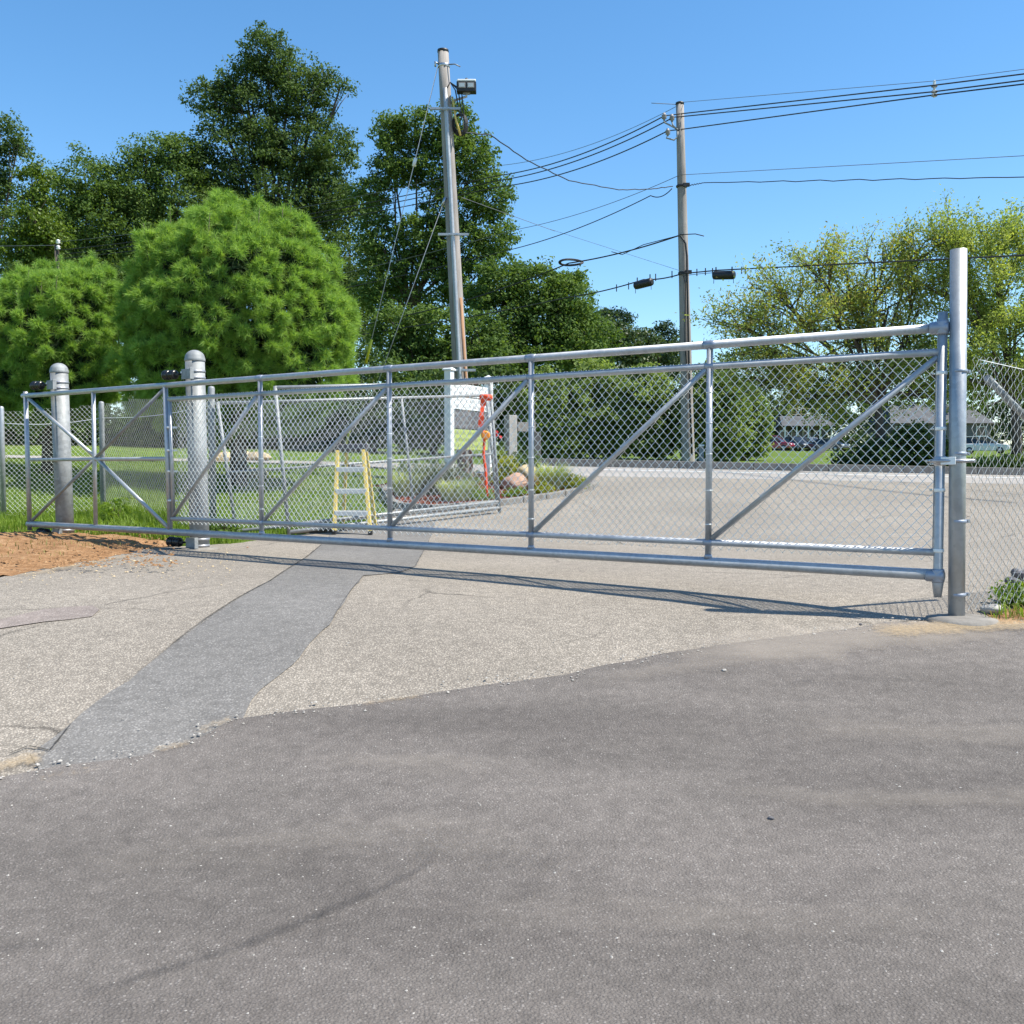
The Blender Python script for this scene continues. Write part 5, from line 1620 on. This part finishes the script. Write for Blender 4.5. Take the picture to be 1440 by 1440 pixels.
bush('shrub', 'golden groundcover clump right of the boulder, upper', 800, 683, 18.2, .30, .20, 1600, 'golden', 7, .04, group=GP)
bush('shrub', 'golden groundcover clump in front of the striped grass', 765, 692, 17.3, .20, .17, 1200, 'golden', 8, .04, group=GP)
bush('shrub', 'low green clump in front of the pink boulder', 728, 695, 16.9, .22, .14, 1200, 'grass', 9, .04, group=GP)
bush('shrub', 'green clump at the right tip of the bed', 806, 684, 18.3, .26, .20, 1400, 'leaf_shrub', 10, .04, group=GP)
bush('shrub', 'small green clump under the orange strap', 680, 700, 16.4, .20, .16, 1000, 'grass', 11, .04, group=GP)
bush('shrub', 'round dark evergreen shrub by the granite pillar', 738, 655, 20.4, .36, .38, 2600, 'leaf_oak', 12, .05, group=GP)
bs2 = bush('shrub', 'dark shrub with red flowers behind the old gate end', 699, 655, 19.8, .22, .5, 1500, 'leaf_oak', 13, .05, group=GP)
m = MB(); rr = random.Random(4)
for k in range(6):
    c = W(700 + rr.uniform(-3, 4), 612 + rr.uniform(-5, 5), 19.6); m.lathe(c, [(.01, 0), (.035, .01), (.03, .03)], 7, (rr.uniform(-.5, .5), -1, .3))
m.build('flowers', M['red_flower'], bs2)
bush('weed', 'dark leafy weed in the tall grass behind the gate tail', 166, 712, 13.6, .20, .26, 900, 'grass', 14, .05, cat='weed')
bush('weed', 'leafy weed at the foot of the fence hinge post', 312, 764, 12.3, .16, .16, 700, 'leaf_mid', 15, .05, cat='weed')
bush('weed', 'bright leafy weed at the right edge near the dark rubble', 1432, 835, 6.9, .16, .10, 700, 'grass', 16, .045, cat='weed')
# a low rubble row on the lawn by the hinge post
GRr = 'stones on the lawn behind the fence'
for i, (px, py, Y, s) in enumerate(((318, 652, 22.9, .3), (338, 648, 23.6, .34), (362, 650, 23.3, .3), (340, 672, 20.2, .26), (362, 674, 19.8, .24))):
    c = W(px, py, Y); c.z = g(c.x, c.y) + s * .2
    rock('stone', c, (s * 1.2, s * .8, s * .5), M['rock_tan'], ('leftmost pale stone in the row beyond the street behind the hinge post', 'largest middle stone in the row beyond the street', 'rightmost pale stone in the row beyond the street', 'left tan stone on the near lawn behind the hinge post', 'right tan stone on the near lawn behind the hinge post')[i], GRr, 10 + i, 2)
# bits at the right edge
c = G(1395, 862, .02); rock('stone', c, (.085, .06, .04), M['rock_grey'], 'flat pale stone beside the foot of the tall post', None, 21)
c = G(1440, 840, .06); rock('stone', c, (.06, .06, .05), M['rock_grey'], 'grey block at the right edge among the weeds', None, 22)
for i, (px, py, s, lab) in enumerate(((1424, 818, .055, 'black lump of broken asphalt, front of the pile at the right edge'), (1440, 812, .07, 'black lump of broken asphalt, right of the pile at the right edge'), (1432, 806, .06, 'black lump of broken asphalt, top of the pile at the right edge'))):
    c = G(px, py + 8, s * .8); rock('asphalt_lump', c, (s * 1.3, s, s * .7), M['grey_panel'], lab, 'broken asphalt lumps', 30 + i, 2)
def grit(name, lab, cat, pts, smin, smax, mm, rs, zoff):
    rr = random.Random(rs); V = []; T = []
    for x, y in pts:
        q = rr.uniform(smin, smax) * (1 if rr.random() < .8 else 1.6); z = g(x, y) + zoff; a = rr.uniform(0, 6.28)
        b = len(V)
        for k in range(4):
            rk = q * rr.uniform(.7, 1.2); V.append((x + rk * math.cos(a + k * 1.571), y + rk * math.sin(a + k * 1.571), z + rr.uniform(-.1, .3) * q))
        V.append((x + rr.uniform(-.3, .3) * q, y, z + q * rr.uniform(.5, .9)))
        T += [(b + k, b + (k + 1) % 4, b + 4) for k in range(4)]
    o = np_obj(name, V, T, mm); o['kind'] = 'stuff'; o['label'] = lab; o['category'] = cat
rr = random.Random(77)
pts = []
for i in range(len(edge) - 1):
    a, b = Vector(edge[i]), Vector(edge[i + 1])
    for k in range(int((b - a).length * 70)):
        p = a.lerp(b, rr.random()); pts.append((p.x + rr.gauss(0, .05), p.y + rr.gauss(.01, .06)))
grit('loose_grit', 'loose grit along the seam between dark and pale asphalt', 'gravel', pts, .003, .008, M['rock_grey'], 1, .016)
pts = []
for k in range(1100):
    p = G(rr.uniform(0, 1440), rr.uniform(900, 1435)); pts.append((p.x, p.y))
grit('loose_grit', 'tiny pale stones scattered over the dark asphalt', 'gravel', pts, .002, .0045, M['rock_grey'], 2, .014)
pts = []
for k in range(700):
    p = G(rr.uniform(-20, 250), rr.uniform(754, 806)); pts.append((p.x, p.y))
grit('dirt_clods', 'crumbly clods scattered over the orange dirt', 'dirt', pts, .008, .022, M['dirt'], 3, .055)
pts = []
for k in range(260):
    p = G(rr.uniform(0, 330), 812 - rr.uniform(0, 330) * .12 + rr.gauss(0, 8)); pts.append((p.x, p.y))
grit('dirt_clods', 'sandy crumbs spilled from the dirt onto the pale pavement', 'dirt', pts, .005, .012, M['rock_tan'], 4, .004)
# gravel crumbs
GRV = 'loose pebbles on the asphalt'
for i, (px, py, lab) in enumerate(((1084, 1157, 'dark pebble alone on the dark asphalt right of centre'), (348, 772, 'small dark pebble on the pale pavement near the nearer domed post'), (1210, 882, 'dark crumb at the edge of the dark asphalt'), (1018, 947, 'pale pebble on the dark asphalt near its edge'))):
    c = G(px, py, .018); rock('pebble', c, (.014, .011, .008), M['rock_pink' if i == 1 else ('rock_grey' if i == 3 else 'grey_panel')], lab, GRV, 50 + i, 2)

# ------------------------------------------------------------------ far parking area: cars and buildings
PAINT = {}
def paint(c):
    if c not in PAINT:
        m_, nt, b_, o_ = mat('car_paint_%d' % len(PAINT))
        v = coords(nt); f = noise(nt, v, 3, 2)
        nt.links.new(ramp(nt, f, [(.3, tuple(x * .92 for x in c)), (.7, c)]), b_.inputs['Base Color'])
        b_.inputs['Roughness'].default_value = .3
        b_.inputs['Coat Weight'].default_value = .6
        PAINT[c] = m_
    return PAINT[c]
M['glass'] = simple('car_glass', (.02, .025, .03), .08, 0, .1, 2)
M['lampw'] = simple('headlight', (.7, .7, .7), .2, 0, .05, 4)
M['tail'] = simple('tail_light', (.4, .01, .01), .3, 0, .05, 4)
def car(lab, px, py, Y, ang, col, suv=True):
    b = W(px, py, Y); b.z = g(b.x, b.y)
    t = thing('parked_car', b, lab, 'car', 'cars parked beyond the far lawn')
    t.rotation_euler.z = 0
    ca, sa = math.cos(ang), math.sin(ang)
    fx = Vector((ca, sa, 0)); fy = Vector((-sa, ca, 0))
    def P(l, w, h): return b + fx * l + fy * w + Vector((0, 0, h))
    H = 1.68 if suv else 1.45
    low = [(-2.2, .45), (-2.25, .75), (-2.2, .98), (-1.0, 1.02), (1.05, 1.0), (2.05, .88), (2.25, .7), (2.25, .38), (1.9, .28), (-1.9, .28)]
    top = [(-2.05, .98), (-1.75, H), (.2, H + .02), (1.15, 1.0)] if suv else [(-1.7, .98), (-1.05, H), (.15, H), (1.15, .98)]
    def extr(prof, w0, w1, m):
        n = len(prof); vs = [P(l, -(w0 if h < 1.0 else w1), h) for l, h in prof] + [P(l, (w0 if h < 1.0 else w1), h) for l, h in prof]
        m.add(vs, [tuple(range(n))[::-1], tuple(range(n, 2 * n))] + [(i, (i + 1) % n, n + (i + 1) % n, n + i) for i in range(n)])
    m = MB(); extr(low, .9, .86, m); m.build('body', paint(col), t, .06)
    m = MB(); extr(top, .84, .68, m); m.build('cabin', M['glass'], t, .05)
    m = MB(); m.box(P((top[1][0] + top[2][0]) / 2, 0, H + .02), (top[2][0] - top[1][0] + .15, 1.36, .06), fx); m.build('roof', paint(col), t, .02)
    for l, h in ((-1.5, .05), (0., 0), ):
        pass
    for s in (-1, 1):
        for (l0, h0, l1, h1) in ((top[0][0], top[0][1], top[1][0], top[1][1]), (top[3][0], top[3][1], top[2][0], top[2][1]), (-.5, 1.0, -.5, H)):
            m = MB(); m.bar(P(l0, s * .845, h0), P(l1, s * .70, h1), .07, .07, fx); m.build('pillar', paint(col), t)
        m = MB(); m.box(P(2.2, s * .62, .72), (.12, .36, .16), fx); m.build('headlight', M['lampw'], t, .02)
        m = MB(); m.box(P(-2.2, s * .7, .85), (.10, .22, .22), fx); m.build('tail_light', M['tail'], t, .02)
        for l in (-1.35, 1.4):
            m = MB(); m.lathe(P(l, s * .70, .33), [(.22, 0), (.33, .02), (.33, .20), (.22, .215)], 16, fy * s); w = m.build('wheel', M['rubber'], t)
            m = MB(); m.lathe(P(l, s * .905, .33), [(.20, 0), (.18, .015), (.05, .02)], 12, fy * s); m.build('rim', M['alu'], w)
    m = MB(); m.box(P(2.26, 0, .45), (.05, 1.1, .14), fx); m.build('grille', M['black'], t, .01)
YC = 118
def gy_at(px, Y): return 0
car('pale silver car, leftmost of the parked row', 1037, 626, YC, -2.7, (.50, .52, .52), False)
car('black car beside the leftmost silver car', 1056, 622, YC + 6, -2.5, (.012, .012, .014), True)
car('dark red car in the parked row', 1088, 626, YC - 2, -.55, (.30, .015, .04), True)
car('black car right of the dark red one', 1121, 626, YC, -1.2, (.012, .013, .015), True)
car('silver-blue car parked behind the black one under the canopy', 1141, 622, YC + 10, -1.0, (.36, .39, .50), True)
car('dark blue car at the right end of the parked row', 1166, 627, YC - 4, -.9, (.02, .028, .05), False)
car('white car parked right of the tall post', 1385, 622, 100, -.5, (.62, .65, .68), True)

def pavilion():
    Y = 145
    b = W(1130, 622, Y); b.z = g(b.x, b.y)
    t = thing('canopy_building', b, 'low building with a grey mansard canopy and pale rooftop frame', 'building')
    def w(px, py, dy=0): return W(px, py, Y + dy)
    x0, x1 = w(1092, 600).x, w(1166, 600).x
    ze, zr = w(1100, 600).z, w(1100, 585.5).z
    m = MB()
    vs = [Vector((x0, Y - 3, ze)), Vector((x1, Y - 3, ze)), Vector((x1 - .6, Y - .8, zr)), Vector((x0 + .2, Y - .8, zr)), Vector((x0, Y + 8, ze)), Vector((x1, Y + 8, ze)), Vector((x1 - .6, Y + 7, zr)), Vector((x0 + .2, Y + 7, zr))]
    m.add(vs, [(0, 1, 2, 3), (5, 4, 7, 6), (1, 5, 6, 2), (4, 0, 3, 7), (3, 2, 6, 7), (0, 4, 5, 1)]); m.build('roof', M['far_roof'], t)
    m = MB(); m.box(Vector(((x0 + x1) / 2, Y + 4, (b.z + ze) / 2)), (x1 - x0 - 1, 7, ze - b.z)); wl = m.build('wall', M['grey_panel'], t)
    for k in range(4):
        xx = x0 + (x1 - x0) * (k + .7) / 4.6
        m = MB(); m.box(Vector((xx, Y + .46, b.z + (ze - b.z) * .55)), (1.1, .08, (ze - b.z) * .6)); wf = m.build('window', M['white_paint'], wl)
        m = MB(); m.box(Vector((xx, Y + .43, b.z + (ze - b.z) * .55)), (.9, .06, (ze - b.z) * .5)); m.build('pane', M['glass'], wf)
    for k in range(5):
        xx = x0 + .5 + (x1 - x0 - 1) * k / 4
        m = MB(); m.box(Vector((xx, Y - 2.7, (b.z + ze) / 2)), (.16, .16, ze - b.z)); m.build('column', M['white_paint'], t)
    # roof frame
    fx0, fx1 = w(1105, 580).x, w(1152, 580).x; fz0, fz1 = w(1105, 583).z, w(1105, 575).z
    for z in (fz0, fz1):
        m = MB(); m.bar((fx0, Y - .5, z), (fx1, Y - .5, z), .12, .14); m.build('roof_frame', M['rock_tan'], t)
    for k in range(8):
        xx = fx0 + (fx1 - fx0) * k / 7
        m = MB(); m.bar((xx, Y - .5, zr - .1), (xx, Y - .5, fz1), .12, .12, (0, 1, 0)); m.build('roof_frame', M['rock_tan'], t)
pavilion()
def hall():
    Y = 150
    b = W(1300, 622, Y); b.z = g(b.x, b.y)
    t = thing('far_building', b, 'far building with a pale grey sloping roof behind the gate end', 'building')
    xs = [W(p, 600, Y).x for p in (1252, 1268, 1300, 1400)]
    ze = W(1260, 595, Y).z; zr = W(1260, 567, Y).z
    m = MB()
    vs = [Vector((xs[0], Y, ze)), Vector((xs[3], Y, ze)), Vector((xs[3] - 2, Y + 5, zr)), Vector((xs[1], Y + 5, zr)), Vector((xs[0], Y + 12, ze)), Vector((xs[3], Y + 12, ze)), Vector((xs[3] - 2, Y + 7, zr)), Vector((xs[1], Y + 7, zr))]
    m.add(vs, [(0, 1, 2, 3), (5, 4, 7, 6), (1, 5, 6, 2), (4, 0, 3, 7), (3, 2, 6, 7), (0, 4, 5, 1)]); m.build('roof', M['far_roof'], t)
    m = MB(); m.box(Vector(((xs[0] + xs[3]) / 2, Y + 6, (b.z + ze) / 2 - .3)), (xs[3] - xs[0] - 1, 10.5, ze - b.z + .6)); wl = m.build('wall', M['grey_panel'], t)
    for k in range(5):
        xx = xs[0] + (xs[3] - xs[0]) * (k + .6) / 5.2
        m = MB(); m.box(Vector((xx, Y + .72, ze - 1.2)), (1.5, .08, 1.5)); wf = m.build('window', M['white_paint'], wl)
        m = MB(); m.box(Vector((xx, Y + .69, ze - 1.2)), (1.3, .06, 1.3)); m.build('pane', M['glass'], wf)
hall()
# small post box in the far lawn near the farther pole
c = W(986, 655, 26.5); c.z = g(c.x, c.y)
t = thing('marker_post', c, 'small grey marker post beside the farther pole', 'marker post')
m = MB(); m.box(c + Vector((0, 0, .2)), (.12, .10, .55)); m.build('stake', M['post_old'], t, .01)
m = MB(); m.box(c + Vector((0, 0, .5)), (.14, .12, .05)); m.build('cap', M['wire'], t, .01)
